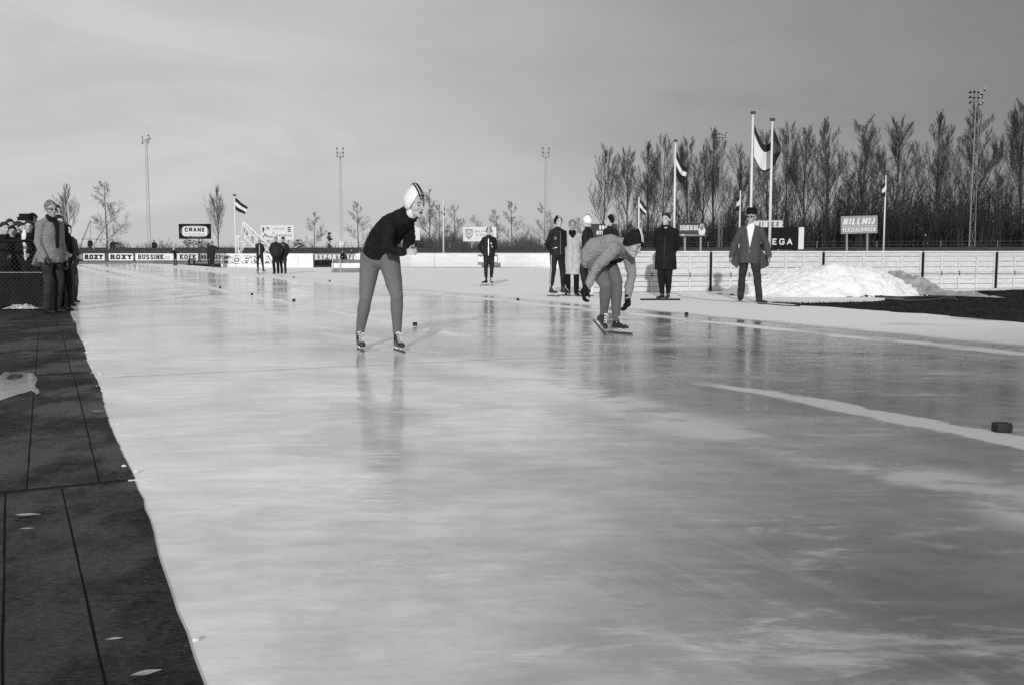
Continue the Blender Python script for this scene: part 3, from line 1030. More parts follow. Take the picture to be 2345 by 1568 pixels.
o = MB().tube([G(u, v, .01) for u, v in [(1735, 695.5), (1760, 696.5), (1795, 699.5), (1832, 701)]], .010, seg=6).build('cable', BLACK, smooth=True)
tag(o, 'thin black cable lying on the ice edge just right of the walking man', 'cable')
# plank under the man in the dark coat
b = MB().box((-.42, -.05, 0), (.42, .05, .028)).build('loose_plank', BLACK, loc=G(1512, 687.5, .003))
tag(b, 'dark narrow plank lying on the ice before the man in the black coat', 'plank')

# ================================================================== track blocks
A_ = [(2294, 989, 'black block at the far right on the white lane line, the nearest and largest'), (950.5, 748, 'black block just right of the first skater'), (673, 692, 'black block on the outer lane line, third from the camera'),
      (577, 678, 'black block on the outer lane line next beyond the third one'), (504, 662, 'farthest black block of the outer lane line'), (1572, 724, 'black block on the inner lane right of the bent skater'),
      (1186, 690, 'black block on the inner lane between the two skaters'), (755, 646.5, 'tiny block on the inner lane near the low platform'), (673, 638, 'tiny block on the inner lane just right of the two dark-dressed men'),
      (593, 630.5, 'tiny block at the feet of the skater before the HOFNAR letters'), (474, 620, 'tiny farthest block beside the far dark skater')]
for i, (u, v, lb) in enumerate(A_):
    p = G(u, v - 1.5, .0)
    mb = MB()
    big_ = i == 0
    w_, d_, h_ = (.053, .045, .052) if big_ else (.029, .028, .052)
    prof = []
    n = 14
    vs = []
    for z, k in ((0, .94), (.006, 1), (h_ - .008, 1), (h_, .93)):
        for q in range(n):
            a = 2 * math.pi * q / n
            ca, sa = math.cos(a), math.sin(a)
            e = 4.0
            rr = (abs(ca) ** e + abs(sa) ** e) ** (-1 / e)
            vs.append((ca * rr * w_ * k, sa * rr * d_ * k, z))
    fs = [(r_ * n + q, r_ * n + (q + 1) % n, (r_ + 1) * n + (q + 1) % n, (r_ + 1) * n + q) for r_ in range(3) for q in range(n)] + [tuple(range(n - 1, -1, -1)), tuple(3 * n + q for q in range(n))]
    mb.add(vs, fs)
    o = mb.build('lane_block', RUBBER, loc=(p.x, p.y, .0))
    o.rotation_euler = (0, 0, random.uniform(-.4, .4) if not big_ else -.1)
    tag(o, lb, 'lane block', 'black blocks marking the lanes')


# ================================================================== billboards on legs
def billboard(u0, v0, u1, v1, Y, label, m=WHITE, legs=(.25, .75), tilt=0.0, foot=0.0, legm=LATTICE, braces=False, name='billboard'):
    x0, x1 = xu(u0, Y), xu(u1, Y)
    z0, z1 = zt(v1, Y), zt(v0, Y)
    b = thing(name, label, 'billboard', (x0, Y, 0))
    o = MB().box((0, 0, z0), (x1 - x0, .10, z1)).build('panel', m, b)
    W = x1 - x0
    for k in legs:
        MB().box((W * k - .06, .12, foot), (W * k + .06, .24, z1 - .1)).build('leg', legm, b)
    if braces:
        MB().bar((W * .62, .18, z0 + .2), (W * .42, 1.4, foot), .1).build('brace', legm, b)
    return b, W, z0, z1 - z0


# CRANE
b, W, z0, H = billboard(414, 514, 487, 548, 112, 'black billboard with CRANE in a white rounded panel', BLACK, legs=(.2,), braces=True)
n = 28
mb = MB()
mb.add([(W / 2 + W * .46 * math.cos(2 * math.pi * k / n), -.012, z0 + H / 2 + H * .44 * math.sin(2 * math.pi * k / n)) for k in range(n)], [tuple(range(n))])
mb.build('oval', mat('oval_grey', .10, .6), b)
mb = MB()
rx, rz, rc = W * .39, H * .33, .28
pts = []
for cx, cz, a0 in ((rx - rc, rz - rc, 0), (-rx + rc, rz - rc, 90), (-rx + rc, -rz + rc, 180), (rx - rc, -rz + rc, 270)):
    for k in range(5):
        a = R(a0 + k * 22.5)
        pts.append((W / 2 + cx + rc * math.cos(a), -.03, z0 + H / 2 + cz + rc * math.sin(a)))
mb.add(pts, [tuple(range(len(pts)))])
mb.build('white_panel', WHITE, b)
letters('CRANE', (W * .19, -.034, z0 + H * .48), W * .62, H * .27, .11, BLACK, b)
letters('C.V. KETELS', (W * .2, -.034, z0 + H * .24), W * .6, H * .13, .05, LIGHTGREY, b)

# brewery board
b, W, z0, H = billboard(601, 517, 676, 550, 105, 'white billboard with two drawn drinkers and the word Heineken', WHITE, legs=(.2, .82), legm=LATTICE)
letters('Heineken', (W * .47, 0, z0 + H * .22), W * .46, H * .20, .065, mat('faded_ink', .36, .7), b)
letters('Eerlijk lekker', (W * .36, 0, z0 + H * .72), W * .38, H * .10, .045, LIGHTGREY, b)
letters('H', (W * .34, 0, z0 + H * .35), W * .07, H * .22, .06, LIGHTGREY, b)


def blob(b, cx, cz, rx, rz, m, y=-.02, name='drawing', n=16):
    mb = MB()
    mb.add([(cx + rx * math.cos(2 * math.pi * k / n), y, cz + rz * math.sin(2 * math.pi * k / n)) for k in range(n)], [tuple(range(n))])
    return mb.build(name, m, b)


for k in range(3):
    blob(b, W * .86, z0 + H * (.84 - .13 * k), W * .055, H * .045, DARKGREY, name='emblem_bar')
blob(b, W * .075, z0 + H * .74, W * .035, H * .13, DARKGREY, -.02, 'drawn_hair')
blob(b, W * .06, z0 + H * .56, W * .03, H * .07, MIDGREY, -.022, 'drawn_face')
blob(b, W * .21, z0 + H * .76, W * .05, H * .12, DARKGREY, -.02, 'drawn_hair')
blob(b, W * .21, z0 + H * .71, W * .028, H * .09, WHITE, -.024, 'drawn_face')
for (cx, cz, rx, rz) in ((.12, .36, .03, .10), (.16, .30, .05, .04), (.08, .22, .02, .08), (.2, .2, .03, .05), (.3, .2, .08, .10)):
    blob(b, W * cx, z0 + H * cz, W * rx, H * rz, MIDGREY if cx < .25 else LIGHTGREY, -.02 - cx * .02, 'drawn_shirt')

# small white board behind the first skater
b, W, z0, H = billboard(905, 522, 963, 551, 110, 'small white billboard half hidden behind the first skater', WHITE, legs=(.3, .75))
MB().box((W * .55, -.02, z0 + H * .56), (W * .82, -.002, z0 + H * .61)).build('faint_mark', LIGHTGREY, b)
MB().box((W * .50, -.02, z0 + H * .20), (W * .78, -.002, z0 + H * .26)).build('faint_mark', LIGHTGREY, b)

# savings bank board
b, W, z0, H = billboard(1061, 521, 1137, 553.5, 104, 'white billboard of the savings bank with a shield behind the lone skater', WHITE, legs=(.26, .8))
sh = [(.06, .86), (.29, .86), (.29, .5), (.26, .3), (.175, .1), (.09, .3), (.06, .5)]
mb = MB()
mb.add([(W * a, -.014, z0 + H * c) for a, c in sh], [tuple(range(len(sh)))])
mb.build('shield', mat('shield_grey', .34, .7), b)
blob(b, W * .175, z0 + H * .55, W * .085, H * .2, FARWHITE, -.02, 'shield_disc')
blob(b, W * .175, z0 + H * .55, W * .07, H * .15, LIGHTGREY, -.024, 'shield_disc')
letters('SPAARBANK', (W * .35, 0, z0 + H * .62), W * .57, H * .16, .06, LIGHTGREY, b)
letters('te DEVENTER', (W * .38, 0, z0 + H * .38), W * .54, H * .16, .06, LIGHTGREY, b)

# dark board lettered BRAND
Y = 70
b, W, z0, H = billboard(1352, 514, 1412, 552, Y, 'dark billboard with white letters BRA behind the capped skaters', mat('dark_green_board', .05, .7), legs=(.15, .85))
letters('BRA', (xu(1371, Y) - b.location.x, 0, z0 + H * .66), .56, H * .25, .10, WHITE, b)
letters('NTVE', (xu(1365, Y) - b.location.x, 0, z0 + H * .35), .64, H * .25, .085, WHITE, b, gap=.2)
MB().box((W * .3, -.03, z0 + H * .18), (W * .95, -.002, z0 + H * .24)).build('white_bar', WHITE, b)

# Elisabeth Bas
Y = 66
b, W, z0, H = billboard(1553, 511, 1613, 543, Y, 'dark billboard lettered ELISABETH BAS with a pale oval portrait', DARKGREY, legs=(.24, .84))
letters('ELISABETH BAS', (W * .03, 0, z0 + H * .45), W * .69, H * .36, .05, WHITE, b, gap=.18)
MB().box((0, -.03, z0 + H * .08), (W, -.004, z0 + H * .14)).build('white_bar', LIGHTGREY, b)
blob(b, W * .86, z0 + H * .40, W * .13, H * .34, WHITE, -.02, 'portrait_collar')
blob(b, W * .85, z0 + H * .70, W * .09, H * .24, LIGHTGREY, -.026, 'portrait_hood')
blob(b, W * .855, z0 + H * .60, W * .055, H * .16, mat('portrait_face_grey', .22, .7), -.032, 'portrait_face')
blob(b, W * .14, z0 + H * .12, W * .10, H * .08, LIGHTGREY, -.036, 'pale_mark')

# OMEGA scoreboard and WINTER letters
Y = 48
b, W, z0, H = billboard(1722, 521.5, 1837, 571.5, Y, 'big black board lettered OMEGA with a white edge behind the walking man', BLACK, legs=(.15, .85), legm=BLACK)
MB().box((W * .894, -.03, z0 + .003), (W - .002, -.002, z0 + H - .003)).build('white_edge', WHITE, b)
letters('OMEGA', (xu(1728, Y) - b.location.x, 0, z0 + H * .205), xu(1811, Y) - xu(1728, Y), H * .28, .055, WHITE, b, gap=.42)
Y = 52
x0 = xu(1722, Y)
b = thing('letter_sign', 'white WINTER letters standing above the black OMEGA board', 'sign', (x0, Y, 0))
MB().box((0, 0, zt(523.5, Y)), (xu(1790, Y) - x0, .04, zt(505, Y))).build('panel', mat('mesh_grey', .16, .7, var=.3, vscale=20), b)
letters('WINTER', (.03, 0, zt(522.5, Y)), xu(1790, Y) - x0 - .08, .36, .075, WHITE, b, serif=True)
for xx in (.2, 1.3):
    MB().box((xx, .05, 0), (xx + .06, .11, zt(506, Y))).build('leg', LATTICE, b)

# NILLMIJ
Y = 74
b, W, z0, H = billboard(1923.5, 497, 2006.5, 537, Y, 'grey billboard lettered NILLMIJ VERZEKERINGEN before the tall bare trees', mat('sign_grey', .30, .7, var=.1), legs=(.18, .74))
letters('NILLMIJ', (W * .05, 0, z0 + H * .50), W * .86, H * .38, .13, WHITE, b, slant=.18)
letters('VERZEKERINGEN', (W * .03, 0, z0 + H * .10), W * .90, H * .24, .055, WHITE, b, slant=.12)
MB().box((W * .02, -.02, z0 + H * .41), (W * .98, -.002, z0 + H * .435)).build('rule', WHITE, b)
b.rotation_euler = (0, R(-1.6), 0)

# ================================================================== flagpoles
def flagpole(u, vt, vb, Y, r, label, cat='flagpole', ub=None, truck=False):
    top = at(u, vt, Y)
    X = top.x
    b = thing('flagpole', label, 'flagpole', (X, Y, 0), group='white flagpoles round the rink')
    zb = -.06
    MB().tube([(0, 0, zb), (0, 0, top.z * .5), (0, 0, top.z)], [r * 1.25, r * 1.1, r * .8], seg=10, cap='flat').build('pole', PALEBARK, b, smooth=True)
    if truck:
        MB().tube([(0, 0, top.z), (0, 0, top.z + .10)], [r * 2.2, r * 2.0], seg=10, cap='flat').build('truck', DARKGREY, b)
    return b


def flag(pole_u, Y, ht, hb, ft, fb, label, bands=(0, 1 / 3, 2 / 3, 1), sag=0.0, wave=.08, mats=None, nu=22, curl=0.0):
    """ht,hb,ft,fb: corners (hoist top/bottom, fly top/bottom) as picture points at distance Y"""
    P = [at(*q, Y) for q in (ht, hb, ft, fb)]
    o0 = P[0].copy()
    mats = mats or [mat('flag_red', .028, .9, .1), mat('flag_white', .74, .8, .2), mat('flag_blue', .022, .9, .1)]
    b = thing('flag', label, 'flag', tuple(o0), group='striped flags on the poles')
    for bi in range(3):
        mb = MB()
        vs, fs = [], []
        nv = 6
        for j in range(nv + 1):
            w = bands[bi] + (bands[bi + 1] - bands[bi]) * j / nv
            for i in range(nu + 1):
                t_ = i / nu
                a = P[0].lerp(P[1], w)
                c = P[2].lerp(P[3], w)
                p = a.lerp(c, t_)
                p.z -= sag * math.sin(math.pi * t_) * (1 - .3 * w)
                p.y += wave * math.sin(t_ * 9 + w * 2.5) * t_ ** .5
                p.z += wave * .35 * math.sin(t_ * 7 + 1 + w)
                vs.append(p - o0 + V((.03, -.02, 0)))
        for j in range(nv):
            for i in range(nu):
                a = j * (nu + 1) + i
                fs.append((a, a + nu + 1, a + nu + 2, a + 1))
        mb.add(vs, fs)
        mb.build('stripe', mats[bi], b, smooth=True)
    return b


flagpole(537, 449, 580, 70, .055, 'white flagpole left of the slanting lattice frame', truck=True)
flag(537, 70, (538, 453.6), (538.5, 481.3), (567, 476), (560, 492), 'striped flag flying to the right above the lattice frame', wave=.05)
flagpole(1015, 457, 572, 84, .06, 'white flagpole between the first skater and the lone skater')
flag(1015, 84, (1015, 466), (1014, 492), (1018, 480), (1018, 496), 'limp flag wrapped round the pole right of the first skater', wave=.12)
flagpole(1463.5, 452, 572, 62, .05, 'short white flagpole right behind the bent skater')
flag(1463, 62, (1463.5, 454.5), (1462.6, 483), (1480.6, 481), (1476, 495), 'drooping flag on the short pole behind the bent skater', wave=.05)
flagpole(1547, 325, 572, 52, .052, 'tall white flagpole just right of the man in the black coat', truck=True)
flag(1547, 52, (1547, 346), (1546, 403), (1573, 386), (1565, 423), 'drooping flag on the tall pole above the man in the black coat', wave=.10, bands=(0, .30, .56, 1), sag=.15)
flagpole(1695.5, 437, 572, 66, .05, 'thin short white flagpole left of the walking man')
flag(1695, 66, (1695, 440), (1694, 482), (1686, 458), (1684, 484), 'small flag hanging to the left on the thin pole beside the walking man', wave=.06)
flagpole(1724.5, 261, 572, 44, .052, 'tallest white flagpole, behind the walking man', truck=True)
flag(1724, 44, (1726, 286), (1724.5, 364), (1766, 326), (1763, 389), 'big sagging flag stretched between the two tall poles', wave=.05, sag=.42, bands=(0, .27, .94, 1))
flagpole(1769, 277, 572, 43, .052, 'tall white flagpole above the WINTER letters', truck=True)
flag(1769, 43, (1768, 288), (1768, 386), (1786, 334), (1785, 353), 'dark flag blown to the right off the pole above the WINTER letters', wave=.05, mats=[mat('flag_red', .028), mat('flag_grey', .07, .8), mat('flag_blue', .022)])
flagpole(2029, 402, 570, 78, .055, 'lone white flagpole right of the NILLMIJ billboard')
flag(2029, 78, (2029.5, 406), (2028.5, 450), (2017, 430), (2020, 452), 'small flag hanging to the left right of the NILLMIJ billboard', wave=.06)


# ================================================================== floodlight masts
def mast(u, vt, Y, label, lamps, wbot=.75, wtop=.30, box=False, light=LATTICE, q=.45):
    T_ = at(u, vt, Y)
    H = T_.z
    b = thing('floodlight_mast', label, 'floodlight mast', (T_.x, Y, 0), group='lattice floodlight masts')
    mb = MB()
    n = int(H / 1.3)

    def leg(k, z):
        w = (wbot + (wtop - wbot) * z / H) / 2
        a = R(90 + 120 * k)
        return V((w * math.cos(a) * 1.15, w * math.sin(a) * 1.15, z))
    for k in range(3):
        mb.bar(leg(k, -.06), leg(k, H), .026)
        for i in range(n):
            z, z2 = H * i / n, H * (i + 1) / n
            mb.bar(leg(k, z), leg((k + 1) % 3, z2), .012)
            mb.bar(leg(k, z2), leg((k + 1) % 3, z2), .012)
    mb.build('tower', light, b)
    if box:
        MB().box((-.33, -.3, -.06), (.33, .3, 2.1)).build('switch_box', WHITE, b)
    for (dx, za, zb) in lamps[0]:
        MB().box((dx * q - .02, -.02, H + za * q), (dx * q + .02, .02, H + zb * q)).build('upright', DARKGREY, b)
    for dz, xa, xb in lamps[1]:
        MB().box((xa * q, -.018, H + dz * q - .018), (xb * q, .018, H + dz * q + .018)).build('crossbar', DARKGREY, b)
    for (x, dz, yaw) in lamps[2]:
        M = Matrix.Translation((x * q, -.08, H + dz * q)) @ Matrix.Scale(q * 1.35, 4) @ Matrix.Rotation(yaw, 4, 'Z') @ Matrix.Rotation(R(62), 4, 'X')
        mb = MB().tube([(0, 0, -.22), (0, 0, .05), (0, 0, .24)], [.07, .13, .17], seg=10, cap='flat')
        lo = mb.xf(M).build('lamp_housing', DARKGREY, b, smooth=True)
        MB().tube([(0, 0, .235), (0, 0, .26)], [.15, .15], seg=10, cap='flat').xf(M).build('lamp_glass', METAL, lo)
    return b


LA = ([(-1.0, -1.0, 1.0), (.7, -.6, 1.3), (.2, -1.2, .3)], [(.2, -1.0, .9), (-.2, -1.0, .3)], [(-1.0, .9, .4), (-.95, -.6, -.3), (.3, .3, .2), (.7, 1.3, -.3), (1.05, .5, -.4), (.4, -.5, .3)])
LB = ([(-.7, -.9, 1.2), (.7, -.9, 1.2)], [(.1, -.75, .75)], [(-.75, 1.2, .3), (.75, 1.2, -.3), (-.75, .2, .3), (.75, .2, -.3), (-.7, -.7, .2), (.7, -.7, -.2), (0, -1.0, 0)])
LC = ([(-.5, -1.3, 1.1), (.9, -1.2, 1.2), (.1, -.6, .8)], [(.1, -1.3, 1.0), (.9, -1.4, -.3), (-.6, -1.3, .2)],
      [(-1.3, 1.0, .4), (-.6, 1.1, .3), (-1.3, .2, .4), (-.6, .1, .3), (.1, 1.0, .1), (1.1, 1.4, -.4), (.6, .7, -.3), (.2, .1, 0), (.4, -1.0, 0), (.9, -.6, -.3), (-1.2, -.7, .4)])
mast(335, 323, 118, 'floodlight mast farthest left, behind the CRANE billboard side', LA, .42, .26, q=.44)
mast(779, 352, 128, 'slim floodlight mast just left of the first skater', LB, .42, .26, box=True, q=.52)
mast(1250, 352, 128, 'slim floodlight mast just left of the group of skaters', LB, .42, .26, box=True, q=.52)
mast(1653, 317, 104, 'floodlight mast against the trees between the coat man and the tall flagpoles', LC, .42, .28, q=.42)
mast(2238, 226, 78, 'tallest floodlight mast at the far right above the poplars', LC, .50, .26, q=.46)

# slanting lattice frame left
Y = 68.0
b = thing('lattice_frame', 'white slanting lattice frame behind the HOFNAR board', 'lattice frame')
mb = MB()


def P_(u, v, dy=0):
    return at(u, v, Y + dy)


A0, A1 = (557, 507), (628, 572)
B0, B1 = (560, 544), (604, 584)
for dy in (0, 1.0):
    MB().bar(P_(*A0, dy), P_(*A1, dy), .11).build('chord', WHITE, b)
    MB().bar(P_(A0[0], A0[1] + 8, dy), P_(A1[0] - 5, A1[1] + 12, dy), .07).build('chord', WHITE, b)
    MB().bar(P_(*B0, dy), P_(*B1, dy), .08).build('chord', BLACK if dy else WHITE, b)
for k in range(9):
    t0, t1 = k / 9, (k + .6) / 9
    a = (A0[0] + (A1[0] - A0[0]) * t0, A0[1] + (A1[1] - A0[1]) * t0)
    c = (B0[0] + (B1[0] - B0[0]) * t1, B0[1] + (B1[1] - B0[1]) * t1)
    MB().bar(P_(*a, 0), P_(*c, 1.0 if k % 2 else 0), .05).build('brace', WHITE, b)
    if k < 8:
        a2 = (A0[0] + (A1[0] - A0[0]) * (k + 1) / 9, A0[1] + (A1[1] - A0[1]) * (k + 1) / 9)
        MB().bar(P_(*c, 0), P_(*a2, 1.0), .05).build('brace', WHITE, b)
for (p, q, w_) in (((556, 510), (552, 546), .05), ((560, 510), (560, 545), .05), ((564, 512), (572, 540), .04), ((560, 543), (592, 537), .06), ((541, 577), (541, 541), .08), ((546, 582), (546, 541), .08),
                   ((539, 542), (551, 542), .10), ((545, 553), (559, 554), .05), ((560, 556), (546, 582), .07), ((564, 556), (551, 582), .05), ((591, 572), (618, 568), .05), ((600, 545), (610, 583), .05), ((608, 552), (624, 585), .05), ((585, 545), (603, 584), .06)):
    o = MB().bar(P_(*p), P_(*q), w_).build('strut', WHITE, b)
for u in (541, 546, 551, 604, 612, 624):
    MB().bar(P_(u, 580), V((P_(u, 580).x, Y, -.06)), .09).build('leg', WHITE, b)

# small posts and wire along the top of the dike
b = thing('wire_fence', 'thin wire fence with low posts along the top of the dike', 'fence')
dk = []
for k, (x, y) in enumerate(sub):
    if k % 2:
        continue
    r_ = math.hypot(x, y)
    q = (r_ + 9.6) / r_
    if abs(x) / y > .58 if y > 0 else True:
        continue
    p = V((x * q, y * q, 1.18))
    dk.append(p)
    MB().bar(p, p + V((0, 0, .62)), .05).build('post', MIDGREY, b)
for h_ in (.3, .56):
    MB().tube([p + V((0, 0, h_)) for p in dk], .007, seg=4, cap='flat').build('wire', MIDGREY, b)
# slanting poles and crossbar at the far left
Y = 100
b = thing('pole_frame', 'frame of two slanting poles and a crossbar beyond the dike at the far left', 'frame')
for p, q, w_ in (((180, 573), (207, 505), .10), ((216, 560), (247, 506), .10), ((187, 548), (250, 549), .10), ((208, 508), (206, 550), .05), ((236, 508), (233, 550), .05)):
    o = MB().bar(at(*p, Y), at(*q, Y), w_).build('pole', LATTICE, b)
for u in (181, 216, 250):
    MB().bar(at(u, 560, Y), V((xu(u, Y), Y, -.06)), .1).build('leg', LATTICE, b)

# ================================================================== wire mesh fence on the left
Y = 17.9
xl, xr = -10.4, xu(122, Y)
b = thing('mesh_fence', 'black framed chain-link fence holding back the spectators on the left', 'fence', (xl, Y, .05))
Wf = xr - xl
zt_ = zt(552.5, Y) - .05
MB().tube([(0, 0, zt_), (Wf, 0, zt_)], .026, seg=8).build('top_rail', BLACK, b)
MB().tube([(0, 0, zt(624, Y) - .05), (Wf, 0, zt(624, Y) - .05)], .006, seg=6).build('wire', LIGHTGREY, b)
for xx in (.02, Wf * .5, Wf - .02):
    MB().tube([(xx, .02, 0), (xx, .02, zt_)], .026, seg=8).build('post', BLACK, b)
mb = MB()
st = .085
k = -int(zt_ / st) - 1
while k * st < Wf:
    for sg in (1, -1):
        a0 = k * st
        x0_, z0_ = a0, 0.0
        x1_, z1_ = a0 + zt_, zt_
        if sg < 0:
            z0_, z1_ = zt_, 0.0
        # clip to the panel
        def cl_(x):
            t_ = (x - x0_) / (x1_ - x0_)
            return z0_ + (z1_ - z0_) * t_
        xa, xb = max(x0_, 0), min(x1_, Wf)
        if xb > xa + .02:
            mb.bar((xa, -.004 * sg, cl_(xa)), (xb, -.004 * sg, cl_(xb)), .0032)
    k += 1
MB().box((.03, .03, 0), (Wf - .03, .045, zt(626, Y) - .05)).build('added_dark_panel', BLACKCLOTH, b)  # added dark panel, keeps the lower half behind the mesh black
mb.build('wire_mesh', mat('dull_wire', .05, .7), b)['kind'] = 'stuff'


# ================================================================== PEOPLE
def frame(C, f, up=V((0, 0, 1))):
    """local -Y = f, local +Z as near `up` as possible"""
    f = V(f).normalized()
    z = (V(up) - f * V(up).dot(f)).normalized()
    y = -f
    x = y.cross(z)
    M = Matrix.Identity(4)
    for i in range(3):
        M[i][0], M[i][1], M[i][2], M[i][3] = x[i], y[i], z[i], C[i]
    return M


def head_shapes(mb, M, k=1.0, male=True, nose=1.0, ears=True):
    S = M @ Matrix.Scale(k, 4)
    mb.ell((0, .016, .035), (.074, .094, .088), S, 20, 14)
    mb.ell((0, -.034, -.012), (.060, .060, .075), S, 16, 12)
    j = 1.06 if male else .95
    mb.ell((0, -.036, -.072), (.046 * j, .050, .036), S, 14, 10)
    mb.ell((0, -.074, -.094), (.020 * j, .018, .018), S, 10, 8)
    for s in (-1, 1):
        mb.ell((s * .037, -.066, -.024), (.020, .021, .024), S, 10, 8)
        if ears:
            mb.ell((s * .077, .012, -.006), (.009, .020, .031), S, 10, 8)
        mb.ell((s * .011, -.108, -.027), (.009, .011, .008), S, 8, 6)
    A = MB().tube([(-.042, -.072, .022), (0, -.090, .026), (.042, -.072, .022)], .013, 10)
    B = MB().tube([(0, -.090, .016), (0, -.107, -.010), (0, -.122 * nose, -.025)], [.008, .0105, .012], 10)
    C = MB().tube([(-.018, -.090, -.056), (0, -.098, -.055), (.018, -.090, -.056)], .0065, 8)
    D = MB().tube([(-.015, -.089, -.069), (0, -.096, -.070), (.015, -.089, -.069)], .007, 8)
    for q in (A, B, C, D):
        q.xf(S)
        mb.add(q.v, q.f)


def face_parts(root, M, k=1.0, mouth_open=False, closed=True, brow=HAIRMID):
    S = M @ Matrix.Scale(k, 4)
    for s in (-1, 1):
        mb = MB().ell((s * .030, -.0835, .002), (.0135, .010, .0055 if closed else .008), None, 10, 6).xf(S)
        mb.build('eye', EYE, root, smooth=True)
        mb = MB().tube([(s * .016, -.0945, .026), (s * .032, -.090, .031), (s * .046, -.078, .026)], .0042, 6).xf(S)
        mb.build('eyebrow', brow, root, smooth=True)
    if mouth_open:
        MB().ell((0, -.0965, -.0625), (.021, .008, .0085), None, 12, 6).xf(S).build('mouth', MOUTH, root, smooth=True)
    else:
        MB().ell((0, -.0955, -.0625), (.023, .0075, .0035), None, 12, 6).xf(S).build('mouth', LIPS, root, smooth=True)


def cap_surface(p, a, k=1.0, grow=1.0, peak=.0):
    """p polar angle from the crown, a azimuth (0 = forehead)"""
    rx, ry, rz = .086 * grow, .108 * grow, .106 * grow
    x = rx * math.sin(p) * math.sin(a)
    y = -ry * math.sin(p) * math.cos(a) + .014
    z = rz * math.cos(p) + .028
    if p < 1.2:
        t = 1 - p / 1.2
        z += peak * t ** 1.6
        x *= 1 - .25 * t * (peak > 0)
        y += peak * .35 * t
    return V((x, y, z)) * k


def cap_mesh(root, name, M, m, k=1.0, front=60, side=112, back=118, grow=1.0, peak=0.0, hood=False, rough=0.0, thick=.006, seed=0, part=0):
    na, npp = 48, 15

    def edge(a):
        a = abs((a + math.pi) % (2 * math.pi) - math.pi)
        if hood:
            d = math.degrees(a)
            if d < 22:
                return R(front)
            if d < 92:
                t = (d - 22) / 70
                return R(front + (hood - front) * (t * t * (3 - 2 * t)))
            return R(hood)
        c = math.cos(a)
        if c > 0:
            return R(side + (front - side) * c ** 1.3)
        return R(side + (back - side) * (-c))
    vs, fs = [], []
    for layer in (0, 1):
        for i in range(npp + 1):
            for j in range(na):
                a = 2 * math.pi * j / na
                p = max(.01, edge(a) * i / npp)
                if rough > .0035:
                    p = max(.01, (edge(a) + .10 * noise.noise(V((math.sin(a) * 2.2, math.cos(a) * 2.2, seed + 3)))) * i / npp)
                g_ = grow * (1.0 if layer == 0 else 1 - thick / .09)
                if rough > .0035:
                    g_ *= 1 - .15 * (i / npp) ** 5
                q = cap_surface(p, a, 1.0, g_, peak)
                if rough:
                    q += q.normalized() * (noise.noise(q * 28 + V((seed, 0, 0))) * rough + noise.noise(q * 70) * rough * .5)
                vs.append(q * k)
    n1 = (npp + 1) * na
    for i in range(npp):
        for j in range(na):
            a, b = i * na + j, i * na + (j + 1) % na
            fs.append((a, b, b + na, a + na))
            fs.append((n1 + a + na, n1 + b + na, n1 + b, n1 + a))
    for j in range(na):
        a, b = npp * na + j, npp * na + (j + 1) % na
        fs.append((a, b, n1 + b, n1 + a))
    mb = MB()
    mb.add(vs, fs)
    mb.xf(M)
    o = mb.build(name, m, root, smooth=True)
    return o


def cap_stripes(root, M, mats, xs, k=1.0, front=60, back=60, grow=1.02, peak=0.0, w=.009):
    for x0, m in zip(xs, mats):
        vs = []
        n = 22
        for i in range(n + 1):
            t = -front + (front + back) * i / n      # degrees from the crown, negative = front
            p = abs(R(t)) + 1e-3
            a = 0 if t < 0 else math.pi
            c = cap_surface(p, a, 1.0, grow, peak)
            for s in (-1, 1):
                xx = x0 + s * w
                drop = -.5 * xx * xx / .06
                vs.append(V((xx, c.y, c.z + drop)) * k)
        fs = [(2 * i, 2 * i + 1, 2 * i + 3, 2 * i + 2) for i in range(n)]
        nn = len(vs)
        vs2 = [q + V((0, 0, -.006)) + V((0, .004, 0)) for q in vs]
        fs += [(nn + 2 * i + 2, nn + 2 * i + 3, nn + 2 * i + 1, nn + 2 * i) for i in range(n)]
        fs += [(2 * i, 2 * i + 2, nn + 2 * i + 2, nn + 2 * i) for i in range(n)] + [(2 * i + 1, nn + 2 * i + 1, nn + 2 * i + 3, 2 * i + 3) for i in range(n)]
        mb = MB()
        mb.add(vs + vs2, fs)
        mb.xf(M)
        mb.build('stripe', m, root, smooth=False)


def hand_shapes(mb, W, d, n, thumb, k=1.0, curl=.5, fr=.0088):
    """W wrist, d finger direction, n palm normal (palm side), thumb = side the thumb is on"""
    d = V(d).normalized()
    n = (V(n) - d * V(n).dot(d)).normalized()
    s = d.cross(n).normalized()
    if s.dot(V(thumb)) < 0:
        s = -s
    W = V(W)
    mb.tube([W - d * .03 * k, W + d * .02 * k, W + d * .055 * k, W + d * .085 * k], [(.026 * k, .020 * k), (.030 * k, .017 * k), (.040 * k, .015 * k), (.038 * k, .012 * k)], 12, side=s)
    for off, ln, cm in ((.029, .068, .9), (.010, .076, 1.0), (-.009, .071, 1.05), (-.028, .056, 1.15)):
        p = W + d * .082 * k + s * off * k
        a = 0.0
        pts = [p - d * .02 * k, p]
        for seg, f in zip((.45, .31, .24), (.6, 1.0, .9)):
            a += curl * cm * f
            p = p + (d * math.cos(a) + n * math.sin(a) + s * off * .8) * ln * seg * k
            pts.append(p)
        mb.tube(pts, [fr * k * 1.05, fr * k, fr * k * .95, fr * k * .86, fr * k * .72], 8)
    p = W + d * .022 * k + s * .026 * k
    pts = [W + d * .005 * k + s * .010 * k, p, p + (d * .55 + s * .62 + n * .35).normalized() * .036 * k, p + (d * .62 + s * .5 + n * .5).normalized() * .062 * k, p + (d * .85 + s * .25 + n * .6).normalized() * .084 * k]
    mb.tube(pts, [.014 * k, .0125 * k, .0105 * k, .0095 * k, .0075 * k], 8)


